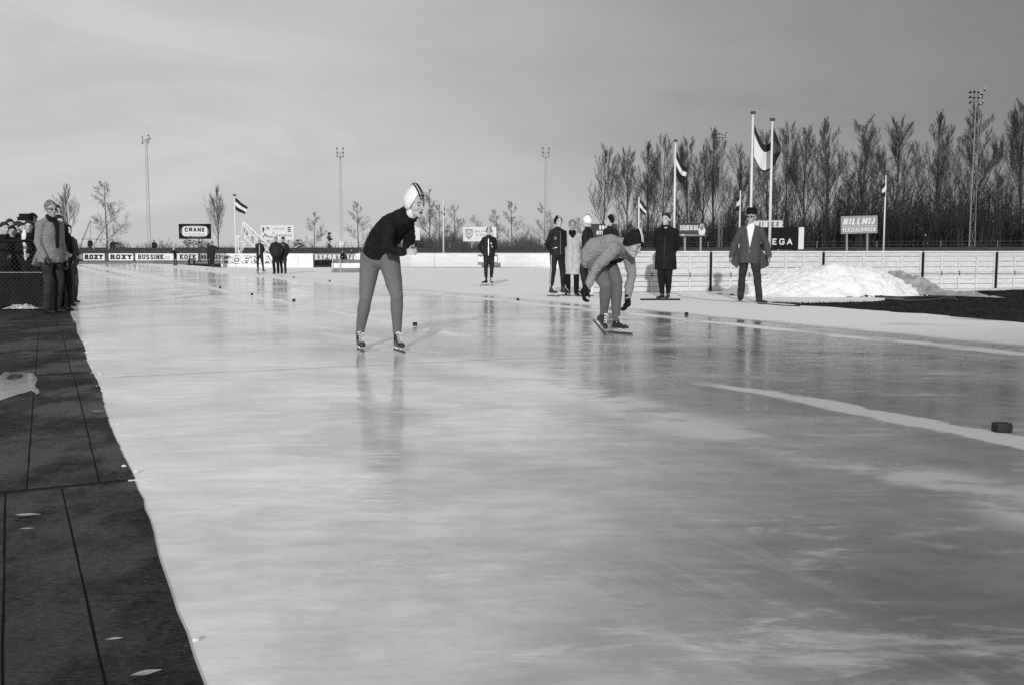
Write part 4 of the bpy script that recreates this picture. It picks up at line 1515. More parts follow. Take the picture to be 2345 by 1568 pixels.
def leg_tube(mb, hip, knee, ankle, r, side=None):
    """r: hip, thigh, knee, calf, ankle radii"""
    hip, knee, ankle = V(hip), V(knee), V(ankle)
    back = V((0, 0, 0))
    pts = [hip, hip.lerp(knee, .3), hip.lerp(knee, .7), knee, knee.lerp(ankle, .3), knee.lerp(ankle, .65), ankle]
    rr = [r[0], r[1], (r[1] + r[2]) / 2 * 1.0, r[2], r[3], (r[3] + r[4]) / 2, r[4]]
    mb.tube(pts, rr, 16)


def skate(root, A, T, up=V((0, 0, 1)), sole=.105, blade=.165, laces=True, posts=True, k=1.0, runner=RUNNER, voxel=.006):
    """speed skate: A ankle, T toe direction, up along the shin at the ankle"""
    A, T, U = V(A), V(T).normalized(), V(up).normalized()
    T = (T - U * T.dot(U)).normalized()
    S = T.cross(U)
    mb = MB()
    mb.tube([A + U * .035, A - U * .02, A - U * .045 - T * .012], [(.040, .047), (.037, .043), (.036, .045)], 14, side=S)
    mb.tube([A - U * .066 - T * .040, A - U * .062 + T * .02, A - U * .070 + T * .085, A - U * .078 + T * .145, A - U * .084 + T * .175], [(.031, .032), (.035, .040), (.040, .032), (.040, .024), (.030, .017)], 14, side=S)
    mb.tube([A - U * (sole - .012) - T * .045, A - U * (sole - .012) + T * .06, A - U * (sole - .010) + T * .165], [(.030, .008), (.031, .008), (.038, .008)], 12, side=S)
    b = solid(mb, 'skate_boot', LEATHER, root, voxel=voxel, smooth=3)
    if laces:
        lm = MB()
        prev = None
        for i in range(6):
            t = i / 5
            c = A + U * (.030 - .080 * t) + T * (.052 + .070 * t)
            hw = .020 + .004 * t
            a, c2 = c - S * hw - U * .006, c + S * hw - U * .006
            m_ = c + (T + U).normalized() * .006
            lm.tube([a, m_, c2], .0042, 6)
            if prev:
                lm.tube([prev[0], m_, c2], .0038, 6)
            prev = (a, c2)
        c = A + U * .040 + T * .050
        lm.tube([c - S * .012, c + T * .02 + U * .012, c + S * .03 + T * .008], .006, 6)
        lm.tube([c, c - S * .035 - U * .012 + T * .008], .006, 6)
        lm.build('laces', WOOLWHITE, b)
    if posts:
        for t, w in ((-.018, .010), (.022, .007), (.118, .009)):
            MB().tube([A - U * (sole - .002) + T * t, A - U * (blade - .018) + T * (t + .004)], w, 8, cap='flat').build('blade_post', STEEL, b, smooth=True)
    z = A - U * (blade - .010)
    mb = MB()
    mb.tube([z - T * .135, z - T * .12, z + T * .05, z + T * .235, z + T * .255 + U * .004], [(.005, .007), (.0085, .012), (.0085, .012), (.0085, .012), (.006, .008)], 10, side=S)
    mb.build('blade', runner, b, smooth=True)
    return b


def shoe(root, A, T, m=LEATHER, k=1.0, voxel=.01, h=.075):
    A, T = V(A), V(T).normalized()
    U = V((0, 0, 1))
    S = T.cross(U)
    mb = MB()
    mb.tube([A, A - U * .03 * k], [(.038 * k, .045 * k)] * 2, 12, side=S)
    g = h * k
    mb.tube([A - U * (g - .036) - T * .045 * k, A - U * (g - .036) + T * .03 * k, A - U * (g - .028) + T * .11 * k, A - U * (g - .022) + T * .18 * k], [(.034 * k, .034 * k), (.038 * k, .036 * k), (.042 * k, .027 * k), (.032 * k, .019 * k)], 12, side=S)
    return solid(mb, 'shoe', m, root, voxel=voxel, smooth=2)


# ------------------------------------------------------------------ generic clothed figure
def person(label, loc, yaw, H=1.78, arms=('down', 'down'), head_yaw=0.0, head_pitch=0.0, feet=((.11, 0, 0), (-.11, 0, 0)), top='jacket', topm=BLACKCLOTH, hem=.84,
           trm=GREYTROUSER, tight=False, hair=HAIRDARK, hat=None, skin=SKIN, vox=.012, shoes='shoe', gloves=None, lean=0.0, group=None, bulk=1.0, extra=None, face=True, toes=(0, 0), custom=None,
           hatm=None, turn=0.0, skates_vox=.008, fr=None, closed=False, hemw=1.0, wrinkle=.008, sidelean=0.0, baseZ=0.0, stripes=None):
    root = thing('person', label, 'person', loc, yaw, group)
    k = H / 1.78
    lift = .10 if shoes == 'skate' else 0.0
    kk = (H - lift) / 1.78
    k = kk

    def P(x, y, z):
        """upright point, leaned forward about the hips"""
        z0 = z
        dz = max(0.0, z - .95)
        return V((x * k + sidelean * dz * k, (y * k) - math.sin(lean) * dz * k, z0 * k + lift - (1 - math.cos(lean)) * dz * k))
    neck = P(0, .01, 1.50)
    C = P(0, -.02, 1.640)
    fwd = V((-math.sin(head_yaw) * -1, -math.cos(head_yaw), 0))
    fwd = V((math.sin(head_yaw), -math.cos(head_yaw), -math.tan(head_pitch)))
    M = frame(C, fwd) @ Matrix.Scale(1.09, 4)
    tw = Matrix.Rotation(turn, 4, 'Z')
    # joints
    J = {}
    poses = {
        'down': ((.05, .03, -.29), (.055, -.03, -.54)), 'back': ((.065, .10, -.27), (-.09, .19, -.43)), 'pocket': ((.10, .07, -.27), (.015, -.05, -.47)),
        'front': ((.07, -.02, -.28), (-.13, -.20, -.34)), 'fold': ((.06, -.05, -.27), (-.16, -.20, -.20)), 'swing': ((.12, .05, -.27), (.17, -.05, -.51)),
        'face': ((.10, -.12, -.22), (-.04, -.26, .02)), 'out': ((.24, .0, -.10), (.46, -.02, -.10)), 'outbent': ((.22, .02, -.14), (.06, -.18, .04)), 'backup': ((.07, .11, -.27), (-.04, .20, -.40)),
        'raise': ((.16, -.10, .06), (.02, -.16, .22)), 'hipback': ((.15, .10, -.24), (.04, .13, -.44)),
    }
    sh = {}
    for s, pose in ((1, arms[0]), (-1, arms[1])):
        S = P(s * .163 * bulk, .01, 1.390)
        e, w = poses[pose] if isinstance(pose, str) else pose
        E = S + V((s * e[0], e[1] - math.sin(lean) * 0, e[2])) * k
        W = S + V((s * w[0], w[1], w[2])) * k
        J[s] = (S, E, W)
    hips = {s: V((s * .085 * k, 0, .92 * k + lift)) for s in (1, -1)}
    ank = {}
    kne = {}
    for s, ft in ((1, feet[0]), (-1, feet[1])):
        A = V((ft[0] * k, ft[1] * k, .085 * k + lift + ft[2]))
        ank[s] = A
        m_ = hips[s].lerp(A, .5)
        L1 = (hips[s] - A).length
        slack = max(0.0, (.845 * k) ** 2 - L1 ** 2) ** .5 * .5
        kne[s] = m_ + V((s * .01, -min(.20, slack + .015), 0))
    # body : one continuous skin
    mb = MB()
    head_shapes(mb, M, k, male=hair is not HAIRMID, ears=hat != 'skate')
    mb.tube([C + V((0, .01, -.05)) * k, neck, P(0, .01, 1.44)], [.052 * k, .052 * k, .07 * k], 14)
    mb.tube([P(0, 0, .93), P(0, 0, 1.08), P(0, 0, 1.28), P(0, 0, 1.42)], [(.13 * k, .09 * k), (.12 * k, .085 * k), (.14 * k, .09 * k), (.12 * k, .07 * k)], 14, side=(1, 0, 0))
    for s in (1, -1):
        S, E, W = J[s]
        mb.tube([P(s * .08, .01, 1.42), S, E, W], [.045 * k, .042 * k, .034 * k, .024 * k], 10)
        leg_tube(mb, hips[s], kne[s], ank[s] - V((0, 0, .03)), [x * k for x in (.06, .055, .042, .042, .03)])
        d = (W - E).normalized()
        kk_ = k
        if gloves is None and not isinstance(fr, str) and arms[0 if s == 1 else 1] != 'pocket':
            inn = V((-s, -.2, 0))
            hand_shapes(mb, W + d * .005, d + V((0, -.1, 0)), inn, V((0, -1, .2)), k, .45, fr or max(.0088, vox * 1.0))
    body = solid(mb, 'body', skin, root, voxel=vox, smooth=2 if vox < .01 else 1)
    if gloves is not None:
        for s in (1, -1):
            S, E, W = J[s]
            gb = MB()
            d = (W - E).normalized()
            hand_shapes(gb, W + d * .005, d, V((-s, -.2, 0)), V((0, -1, .2)), k * 1.12, .35, max(.0135, vox))
            solid(gb, 'glove', gloves, root, voxel=min(vox, .009), smooth=2)
    if face:
        face_parts(root, M, k, closed=closed, brow=hair if hair else HAIRMID)
    # trousers
    mb = MB()
    rr = (.105, .094, .070, .066, .048) if tight else (.100, .090, .072, .067, .060)
    for s in (1, -1):
        leg_tube(mb, hips[s] + V((0, .01, .0)), kne[s], ank[s] + V((0, 0, (.03 if tight else -.015))), [x * k * (1 + (bulk - 1) * .4) * (.88 if (top == 'coat' and i_ < 2) else 1) for i_, x in enumerate(rr)])
    mb.tube([V((0, 0, .86 * k + lift)), V((0, 0, .95 * k + lift)), V((0, 0, 1.05 * k + lift))], [(.155 * k * bulk, .115 * k), (.17 * k * bulk, .12 * k), (.15 * k, .11 * k)], 16, side=(1, 0, 0))
    tr = solid(mb, 'trousers', trm, root, voxel=vox * 1.35, smooth=3, rough=wrinkle, rscale=7)
    # top
    mb = MB()
    b_ = bulk
    if top == 'coat':
        mb.tube([V((0, 0, hem * k + lift)), V((0, 0, (hem + .2) * k + lift)), P(0, 0, 1.08), P(0, 0, 1.28), P(0, .005, 1.40), P(0, .01, 1.47)],
                [(.218 * k * b_ * hemw, .190 * k * hemw), (.205 * k * b_, .178 * k), (.185 * k * b_, .135 * k), (.192 * k * b_, .135 * k), (.145 * k * b_, .105 * k), (.08 * k, .08 * k)], 22, side=(1, 0, 0), cap='flat')
    else:
        mb.tube([V((0, 0, hem * k + lift)), P(0, 0, .95), P(0, 0, 1.08), P(0, 0, 1.28), P(0, .005, 1.40), P(0, .01, 1.47)],
                [(.192 * k * b_, .158 * k), (.192 * k * b_, .152 * k), (.175 * k * b_, .128 * k), (.185 * k * b_, .132 * k), (.145 * k * b_, .10 * k), (.08 * k, .08 * k)], 22, side=(1, 0, 0), cap='flat')
    mb.tube([P(0, .012, 1.44), P(0, .004, 1.530)], [(.080 * k, .078 * k), (.068 * k, .068 * k)], 16, side=(1, 0, 0), cap='flat')
    for s in (1, -1):
        S, E, W = J[s]
        mb.tube([P(s * .09, .01, 1.42), S, S.lerp(E, .5), E, E.lerp(W, .5), W], [.070 * k * b_, .067 * k * b_, .063 * k * b_, .057 * k * b_, .052 * k * b_, .047 * k * b_], 14)
        mb.tube([P(s * .03, .012, 1.47), P(s * .10, .012, 1.435), S + V((s * .02, 0, .012))], [.055 * k, .056 * k, .052 * k], 12)
    tp = solid(mb, 'coat' if top == 'coat' else 'jacket', topm, root, voxel=vox * 1.3, smooth=2, rough=wrinkle, rscale=6)
    # feet
    for s, ty in ((1, toes[0]), (-1, toes[1])):
        T = V((math.sin(ty), -math.cos(ty), 0))
        if shoes == 'skate':
            skate(root, ank[s] + V((0, 0, .0)), T, sole=.105, blade=ank[s].z, voxel=skates_vox, laces=vox < .0125)
        else:
            shoe(root, ank[s], T, voxel=vox, k=1.0, h=ank[s].z if ank[s].z < .12 else .08)
    # head cover
    if hat == 'skate':
        wm = hatm or KNITBLACK
        cap_mesh(root, 'skating_cap', M, wm, k, front=58, side=118, back=128, grow=1.04, peak=.035, hood=128)
        a, c = (STRIPEW, STRIPEB) if wm is not WOOLWHITE else (STRIPEB, STRIPEW)
        cap_stripes(root, M, [a, a], [-.017, .017], k, grow=1.065, peak=.035, w=.0055 if wm is not WOOLWHITE else .008)
    elif hat == 'flat':
        cap_mesh(root, 'flat_cap', M, hatm or BLACKCLOTH, k, front=62, side=80, back=92, grow=1.12)
        MB().tube([V((-.045, -.10, .065)), V((0, -.125, .058)), V((.045, -.10, .065))], [(.02, .006)] * 3, 10, side=(0, 1, 0)).xf(M @ Matrix.Scale(k, 4)).build('cap_peak', hatm or BLACKCLOTH, root, smooth=True)
        cap_mesh(root, 'hair', M, hair, k, front=50, side=92, back=112, grow=1.0, rough=.005)
    elif hat == 'fur':
        mb = MB().tube([V((0, .012, .058)), V((0, .014, .10)), V((0, .018, .155)), V((0, .02, .172))], [(.094, .114), (.099, .119), (.090, .110), (.07, .09)], 26, side=(1, 0, 0), cap='flat').xf(M @ Matrix.Scale(k, 4))
        solid(mb, 'fur_hat', KNITBLACK, root, voxel=.008, smooth=2, rough=.006, rscale=40)
        cap_mesh(root, 'hair', M, hair, k, front=50, side=90, back=112, grow=.995, rough=.004)
    elif hat == 'beanie':
        cap_mesh(root, 'woollen_cap', M, hatm or KNITBLACK, k, front=60, side=92, back=104, grow=1.07, peak=.01, rough=.003)
    elif hair is not None:
        cap_mesh(root, 'hair', M, hair, k, front=60, side=101, back=126, grow=1.02, rough=.010, seed=loc[0])
    root['k'] = k
    if extra:
        extra(dict(root=root, k=k, P=P, M=M, jacket=tp, trousers=tr, J=J, kne=kne, ank=ank, hips=hips, lift=lift, C=C))
    del root['k']
    return root


def zip_line(x=0.0, z0=.86, z1=1.44, m=METAL, w=.010):
    def f(d):
        P = d['P']
        strip(d['jacket'], [P(x, -.2, z0 + (z1 - z0) * i / 14) for i in range(15)], (0, 1, 0), (1, 0, 0), w, 'zip', m, d['root'])
    return f


def badge(d, x, z, r, m=MIDGREY, name='badge'):
    P = d['P']
    strip(d['jacket'], [P(x, -.2, z - r + 2 * r * i / 4) for i in range(5)], (0, 1, 0), (1, 0, 0), r * 1.6, name, m, d['root'])


def leg_stripe(d, s, m=STRIPEW, w=.014, fb=-.25):
    pts = []
    a, b, c = d['hips'][s], d['kne'][s], d['ank'][s]
    for i in range(9):
        pts.append(a.lerp(b, i / 8))
    for i in range(1, 9):
        pts.append(b.lerp(c, i / 8 * .95))
    ray = V((-s, .45, 0)).normalized()
    strip(d['trousers'], pts, ray, (0, 1, 0), w, 'side_stripe', m, d['root'], off=.005)


def place(u, v, z=0.0):
    p = G(u, v, z)
    return (p.x, p.y, z)


def yaw_to(dx, dy):
    """yaw that turns local -Y to the plan direction (dx, dy)"""
    return math.atan2(dx, -dy)


# ------------------------------------------------------------------ first skater (bent, hands clasped)
def skater_one():
    root = thing('person', 'skater in white striped hood, black sweater and grey tights bending with clasped hands', 'person', (at(866, 805, 10.45).x, 10.45, 0))
    O = root.location.copy()

    def q(u, v, Y):
        return at(u, v, Y) - O
    C = q(950, 469, 10.16)
    fwd = V((.74, -.67, -.16))
    up = V((.06, 0, 1))
    M = frame(C, fwd, up) @ Matrix.Scale(1.10, 4)
    k = 1.0
    neck = q(944, 487, 10.23)
    chest = q(905, 516, 10.33)
    waist = q(879, 548, 10.45)
    pelv = q(868, 577, 10.52)
    f = V((.72, -.69, 0))
    rt = V((-.69, -.72, 0))
    shR, shL = q(893, 510, 10.18), q(934, 505, 10.44)
    elR, elL = q(889, 570, 10.10), q(937, 551, 10.36)
    wrR, wrL = q(925, 578, 9.98), q(928, 574, 10.12)
    hR, hL = q(850, 586, 10.56), q(890, 590, 10.47)
    kR, kL = q(837, 685, 10.42), q(908.5, 680, 10.34)
    aR, aL = q(823.5, 769, 10.60), q(909.5, 770, 10.48)
    # body
    mb = MB()
    head_shapes(mb, M, k, male=False, ears=False)
    mb.tube([C - M.to_3x3() @ V((0, -.02, .05)), neck, chest.lerp(neck, .5)], [.05, .05, .06], 14)
    mb.tube([pelv, waist, chest, chest.lerp(neck, .5)], [(.13, .09), (.11, .08), (.13, .09), (.10, .07)], 14, side=rt)
    for S, E, W in ((shR, elR, wrR), (shL, elL, wrL)):
        mb.tube([chest, S, E, W], [.06, .045, .034, .023], 12)
    leg_tube(mb, hR, kR, aR, (.07, .065, .048, .048, .033))
    leg_tube(mb, hL, kL, aL, (.07, .065, .048, .048, .033))
    # clasped hands : fingers of the right hand close over the left hand
    hand_shapes(mb, wrR + V((.012, 0, 0)), V((1, -.05, .10)), V((0, .75, -.55)), V((.1, 0, 1)), .90, .62, .0085)
    hand_shapes(mb, wrL + V((.012, 0, -.012)), V((1, -.16, -.02)), V((0, -.75, .45)), V((.1, .1, 1)), .88, .75, .0085)
    solid(mb, 'body', SKINPALE, root, voxel=.0052, smooth=2)
    S = M
    # half profile face : closed eyes, parted lips
    for s in (-1, 1):
        MB().ell((s * .030, -.0850, .001), (.0155, .010, .0055), None, 10, 6).xf(S).build('eye', EYE, root, smooth=True)
        MB().tube([(s * .016, -.0955, .024), (s * .032, -.0905, .030), (s * .046, -.078, .024)], .0048, 6).xf(S).build('eyebrow', HAIRMID, root, smooth=True)
    MB().ell((0, -.0965, -.0625), (.022, .010, .0095), None, 12, 6).xf(S).build('mouth', MOUTH, root, smooth=True)
    MB().tube([(-.03, -.086, .066), (0, -.094, .070), (.035, -.084, .063)], .005, 8).xf(S).build('hair', HAIRMID, root, smooth=True)
    # hood
    cap_mesh(root, 'skating_hood', M, WOOLWHITE, 1.0, front=54, hood=140, grow=1.06, peak=.055, rough=.0015)
    cap_stripes(root, M, [STRIPEB, STRIPEB, STRIPEB], [-.026, .0, .026], 1.0, front=56, back=12, grow=1.098, peak=.055, w=.006)
    mb = MB()
    c0 = C - M.to_3x3() @ V((0, -.016, .075))
    mb.tube([C - M.to_3x3() @ V((0, -.016, .045)), c0, neck + V((-.006, 0, .012))], [(.062, .060), (.064, .063), (.072, .070)], 20, side=rt, cap='flat')
    o = mb.build('hood_neck', WOOLWHITE, root, smooth=True)
    ax = (c0 - neck).normalized()
    for dd, m, w in ((.034, STRIPEB, .005), (.020, STRIPEW, .006), (.008, STRIPEB, .003)):
        c = neck + ax * dd
        ring = MB()
        n = 26
        X = rt.cross(ax).normalized()
        Yv = ax.cross(X)
        r_ = .088 - dd * .35
        ring.tube([c + (X * math.cos(2 * math.pi * i / n) + Yv * math.sin(2 * math.pi * i / n)) * r_ for i in range(n + 1)], w, 6, cap='flat')
        ring.build('collar_stripe', m, root, smooth=True)
    # sweater
    mb = MB()
    hemp = q(866, 583, 10.52)
    mb.tube([hemp, pelv.lerp(waist, .35), waist, chest.lerp(waist, .45), chest, chest.lerp(neck, .55), neck],
            [(.198, .150), (.192, .146), (.170, .150), (.178, .150), (.182, .135), (.130, .10), (.088, .086)], 24, side=rt, cap='flat')
    mb.ell(q(868, 563, 10.5), (.155, .13, .10), None, 16, 10)
    for S_, E, W in ((shR, elR, wrR), (shL, elL, wrL)):
        mb.tube([chest.lerp(S_, .4), S_, S_.lerp(E, .5), E, E.lerp(W, .5), W], [.085, .078, .068, .062, .053, .046], 16)
    sw = solid(mb, 'sweater', KNITBLACK, root, voxel=.009, smooth=5, rough=.016, rscale=6)
    # tights
    mb = MB()
    leg_tube(mb, hR, kR, aR + V((0, 0, .02)), (.118, .104, .066, .068, .042))
    leg_tube(mb, hL, kL, aL + V((0, 0, .02)), (.118, .104, .066, .066, .042))
    mb.tube([hR.lerp(hL, .5) - V((0, 0, .02)), pelv + V((0, 0, .02)), waist], [(.185, .13), (.185, .135), (.15, .11)], 18, side=V((-.97, -.25, 0)))
    tg = solid(mb, 'tights', TIGHTS, root, voxel=.009, smooth=5, rough=.004, rscale=9)
    T = V((.33, -.94, 0))
    skate(root, aR, T, V((.02, .02, 1)), blade=aR.z)
    skate(root, aL, V((.40, -.90, 0)), V((0, 0, 1)), blade=aL.z)
    return root


# ------------------------------------------------------------------ second skater (bent low)
def skater_two():
    root = thing('person', 'skater bending low in dark striped cap and grey sweater with dark gloves', 'person', (at(1400, 768, 12.6).x, 12.6, 0))
    O = root.location.copy()

    def q(u, v, Y):
        return at(u, v, Y) - O
    C = q(1449, 563, 12.28)
    fwd = V((.74, -.62, -.50))
    M = frame(C, fwd, V((.42, 0, 1))) @ Matrix.Scale(1.12, 4)
    k = 1.0
    neck = q(1431, 561, 12.42)
    upper = q(1414, 566, 12.48)
    mid = q(1390, 567, 12.58)
    pelv = q(1361, 585, 12.72)
    rt = V((-.35, -.93, .0))
    shR, shL = q(1406, 570, 12.30), q(1438, 584, 12.62)
    elR, elL = q(1366, 613, 12.10), q(1446, 634, 12.66)
    wrR, wrL = q(1343.5, 660, 12.00), q(1437, 682, 12.56)
    hR, hL = q(1364, 603, 12.62), q(1385, 605, 12.82)
    kR, kL = q(1388, 655, 12.30), q(1411, 645, 12.52)
    tail, tip = q(1354, 727, 12.78), q(1388, 768.5, 12.42)
    T = (tip - tail).normalized()
    U = V((.30, -.06, .90))
    U = (U - T * U.dot(T)).normalized()
    A = tip - T * .255 + U * .155
    aR, aL = A + U * .02, q(1411, 733, 12.70)
    mb = MB()
    head_shapes(mb, M, k, male=False, ears=False)
    mb.tube([C - M.to_3x3() @ V((0, -.02, .05)), neck, upper], [.05, .052, .07], 14)
    mb.tube([pelv, mid, upper], [(.13, .09), (.12, .08), (.12, .08)], 14, side=rt)
    for S, E, W in ((shR, elR, wrR), (shL, elL, wrL)):
        mb.tube([upper, S, E, W], [.06, .045, .034, .023], 12)
    leg_tube(mb, hR, kR, aR, (.07, .065, .048, .048, .033))
    leg_tube(mb, hL, kL, aL, (.07, .065, .048, .048, .033))
    solid(mb, 'body', SKIN, root, voxel=.0055, smooth=2)
    for s in (-1, 1):
        MB().ell((s * .030, -.0845, .001), (.0135, .009, .0045), None, 10, 6).xf(M).build('eye', EYE, root, smooth=True)
        MB().tube([(s * .016, -.0955, .023), (s * .032, -.0905, .028), (s * .046, -.078, .022)], .0045, 6).xf(M).build('eyebrow', HAIRDARK, root, smooth=True)
    MB().ell((0, -.0960, -.0625), (.025, .009, .0050), None, 12, 6).xf(M).build('mouth', LIPS, root, smooth=True)
    cap_mesh(root, 'skating_cap', M, KNITBLACK, 1.0, front=60, side=122, back=126, grow=1.09, peak=.06, rough=.002)
    cap_mesh(root, 'hair', M, HAIRDARK, 1.0, front=66, side=122, back=112, grow=1.02, rough=.006)
    cap_stripes(root, M, [STRIPEW, STRIPEW], [-.016, .022], 1.0, front=59, back=12, grow=1.117, peak=.06, w=.0055)
    # gloves
    gb = MB()
    hand_shapes(gb, wrR + (wrR - elR).normalized() * .005, wrR - elR + V((.02, 0, -.05)), V((1, .2, .3)), V((0, -1, 0)), 1.28, .80, .0150)
    gb.tube([wrR + (elR - wrR).normalized() * .03, wrR + (wrR - elR).normalized() * .06], [.042, .056], 12)
    solid(gb, 'glove', KNITBLACK, root, voxel=.006, smooth=2)
    gb = MB()
    hand_shapes(gb, wrL, V((-.12, .05, -1)), V((-1, -.1, 0)), V((0, -1, 0)), 1.22, .55, .0140)
    gb.tube([wrL + V((0, 0, .03)), wrL - V((-.005, 0, .08))], [.036, .042], 12)
    solid(gb, 'glove', KNITBLACK, root, voxel=.006, smooth=3)
    # sweater
    mb = MB()
    mb.tube([q(1352, 590, 12.72), q(1367, 572, 12.66), mid, q(1404, 566, 12.50), upper + V((.03, 0, 0)), neck + V((.02, 0, 0))],
            [(.172, .140), (.180, .170), (.180, .150), (.185, .150), (.150, .125), (.080, .085)], 24, side=rt, cap='round')
    mb.ell(q(1400, 580, 12.5), (.15, .13, .10), None, 16, 10)
    for S_, E, W in ((shR, elR, wrR), (shL, elL, wrL)):
        mb.tube([upper.lerp(S_, .4), S_, S_.lerp(E, .5), E, E.lerp(W, .5), W], [.092, .085, .073, .062, .055, .046], 16)
    sw = solid(mb, 'sweater', SWEATER, root, voxel=.009, smooth=4, rough=.020, rscale=7)
    mb = MB()
    mb.tube([q(1384, 595, 12.66), q(1402, 598, 12.56), q(1419, 596, 12.5)], [(.12, .05), (.12, .045), (.09, .03)], 16, side=rt)
    solid(mb, 'waistband', KNITBLACK, root, voxel=.010, smooth=2)
    # tights
    mb = MB()
    leg_tube(mb, hR, kR, aR + V((0, 0, .01)), (.120, .114, .080, .076, .048))
    leg_tube(mb, q(1390, 606, 12.75), kL, aL + V((0, 0, .01)), (.125, .120, .082, .075, .048))
    mb.tube([q(1360, 600, 12.70), q(1378, 604, 12.72), q(1396, 608, 12.70)], [(.14, .12), (.14, .12), (.12, .10)], 18, side=rt)
    solid(mb, 'tights', TIGHTS, root, voxel=.009, smooth=4, rough=.004, rscale=9)
    # front foot flat, rear foot pushing off on its toe
    skate(root, aL, V((.76, -.65, 0)), V((0, 0, 1)), blade=aL.z)
    skate(root, A, T, U, blade=.165)
    return root


skater_one()
skater_two()


# ------------------------------------------------------------------ the group behind
def ext_a(d):
    zip_line(.02, .88, 1.43)(d)
    badge(d, -.10, 1.26, .03)
    leg_stripe(d, -1)
    P = d['P']
    strip(d['jacket'], [P(-.16 + .10 * i / 5, -.2, 1.02 + .03 * i / 5) for i in range(6)], (0, 1, 0), (0, 0, 1), .009, 'pocket_zip', METAL, d['root'])
    for s in (1, -1):
        strip(d['jacket'], [P(s * (.02 + .07 * i / 5), -.2, 1.44 - .035 * math.sin(i / 5 * 3)) for i in range(6)], (0, 1, 0), (0, 0, 1), .014, 'collar_edge', DARKGREY, d['root'])


person('skater in dark tracksuit and striped dark cap, leftmost of the standing group', place(1276, 678.5), yaw_to(.35, -1), H=1.83, arms=('backup', 'backup'), head_yaw=R(4), top='jacket', topm=NAVY, hem=.86,
       trm=NAVY, tight=True, hat='skate', hair=None, vox=.0105, shoes='skate', feet=((.19, .10, 0), (-.17, -.04, 0)), toes=(R(52), R(25)), extra=ext_a, skin=SKINPALE, bulk=.98, sidelean=.02)


def ext_b(d):
    P, k, root = d['P'], d['k'], d['root']
    mb = MB().tube([P(0, 0, 1.485), P(0, 0, 1.45)], [(.092 * k, .088 * k), (.105 * k, .10 * k)], 16, side=(1, 0, 0))
    mb.tube([P(-.05, -.08, 1.46), P(0, -.115, 1.38)], [.035, .03], 10)
    mb.tube([P(.05, -.08, 1.46), P(.01, -.115, 1.38)], [.035, .03], 10)
    solid(mb, 'scarf', BLACKCLOTH, root, voxel=.010, smooth=2)
    strip(d['jacket'], [P(.0, -.3, .60 + .80 * i / 16) for i in range(17)], (0, 1, 0), (1, 0, 0), .008, 'front_edge', MIDGREY, root)
    for z in (.8, .98, 1.16):
        MB().ell(P(.03, -.148 if z < 1.1 else -.14, z), (.012, .006, .012), None, 8, 5).build('button', MIDGREY, root)
    for s in (1, -1):
        strip(d['jacket'], [P(s * (.05 + .05 * i / 4), -.3, 1.40 - .10 * i / 4) for i in range(5)], (0, 1, 0), (0, 0, 1), .05, 'lapel', TRENCH, root, off=.010)


person('grey-haired man in a long pale raincoat and dark scarf between two tracksuited skaters', place(1310, 677), yaw_to(-.05, -1), H=1.76, arms=('pocket', 'pocket'), top='coat', topm=TRENCH, hem=.50,
       trm=BLACKCLOTH, hair=HAIRGREY, vox=.0105, feet=((.10, 0, 0), (-.10, 0, 0)), toes=(R(20), R(-25)), extra=ext_b, skin=SKIN, bulk=1.02)
person('dark-clothed skater with white striped cap and one white mitten, seen from behind right', place(1344, 679), yaw_to(-.80, .35), H=1.83, arms=('down', 'down'), head_yaw=R(0), top='jacket', topm=NAVY, hem=.80,
       trm=NAVY, hat='skate', hatm=WOOLWHITE, hair=None, vox=.0105, shoes='skate', feet=((.10, 0, 0), (-.10, 0, 0)), gloves=WOOLWHITE, skin=SKINPALE, bulk=1.06)
person('skater in dark top and striped dark cap looking left, standing behind the bent skater', place(1395, 672.5), yaw_to(-.75, -.55), H=1.90, arms=('down', 'down'), head_yaw=R(-8), top='jacket', topm=NAVY, hem=.84,
       trm=NAVY, tight=True, hat='skate', hair=None, vox=.0105, shoes='skate', feet=((.15, .0, 0), (-.15, .0, 0)), toes=(R(15), R(15)), skin=SKINPALE, bulk=1.05)


# ------------------------------------------------------------------ man in black coat
def ext_coat(d):
    P, k, root = d['P'], d['k'], d['root']
    MB().tube([P(-.02, -.055, 1.475), P(.0, -.085, 1.462), P(.03, -.055, 1.475)], .012, 8).build('shirt_collar', STRIPEW, root, smooth=True)
    for s in (1, -1):
        strip(d['jacket'], [P(s * (.03 + .05 * i / 5), -.3, 1.44 - .16 * i / 5) for i in range(6)], (0, 1, 0), (1, 0, .2), .045, 'lapel', BLACKCLOTH, root, off=.010)
    strip(d['jacket'], [P(0, -.3, .66 + .62 * i / 12) for i in range(13)], (0, 1, 0), (1, 0, 0), .006, 'front_edge', DARKGREY, root)


person('smiling man in a knee-length black overcoat standing alone before the white fence', place(1523, 683.5), yaw_to(-.35, -1), H=1.87, arms=('backup', 'backup'), head_yaw=R(-14), top='coat', topm=BLACKCLOTH, hem=.60, hemw=.94,
       trm=BLACKCLOTH, tight=True, hair=HAIRDARK, vox=.010, feet=((.055, .05, 0), (-.055, -.04, 0)), toes=(R(-5), R(-28)), extra=ext_coat, skin=SKINPALE, bulk=1.12)


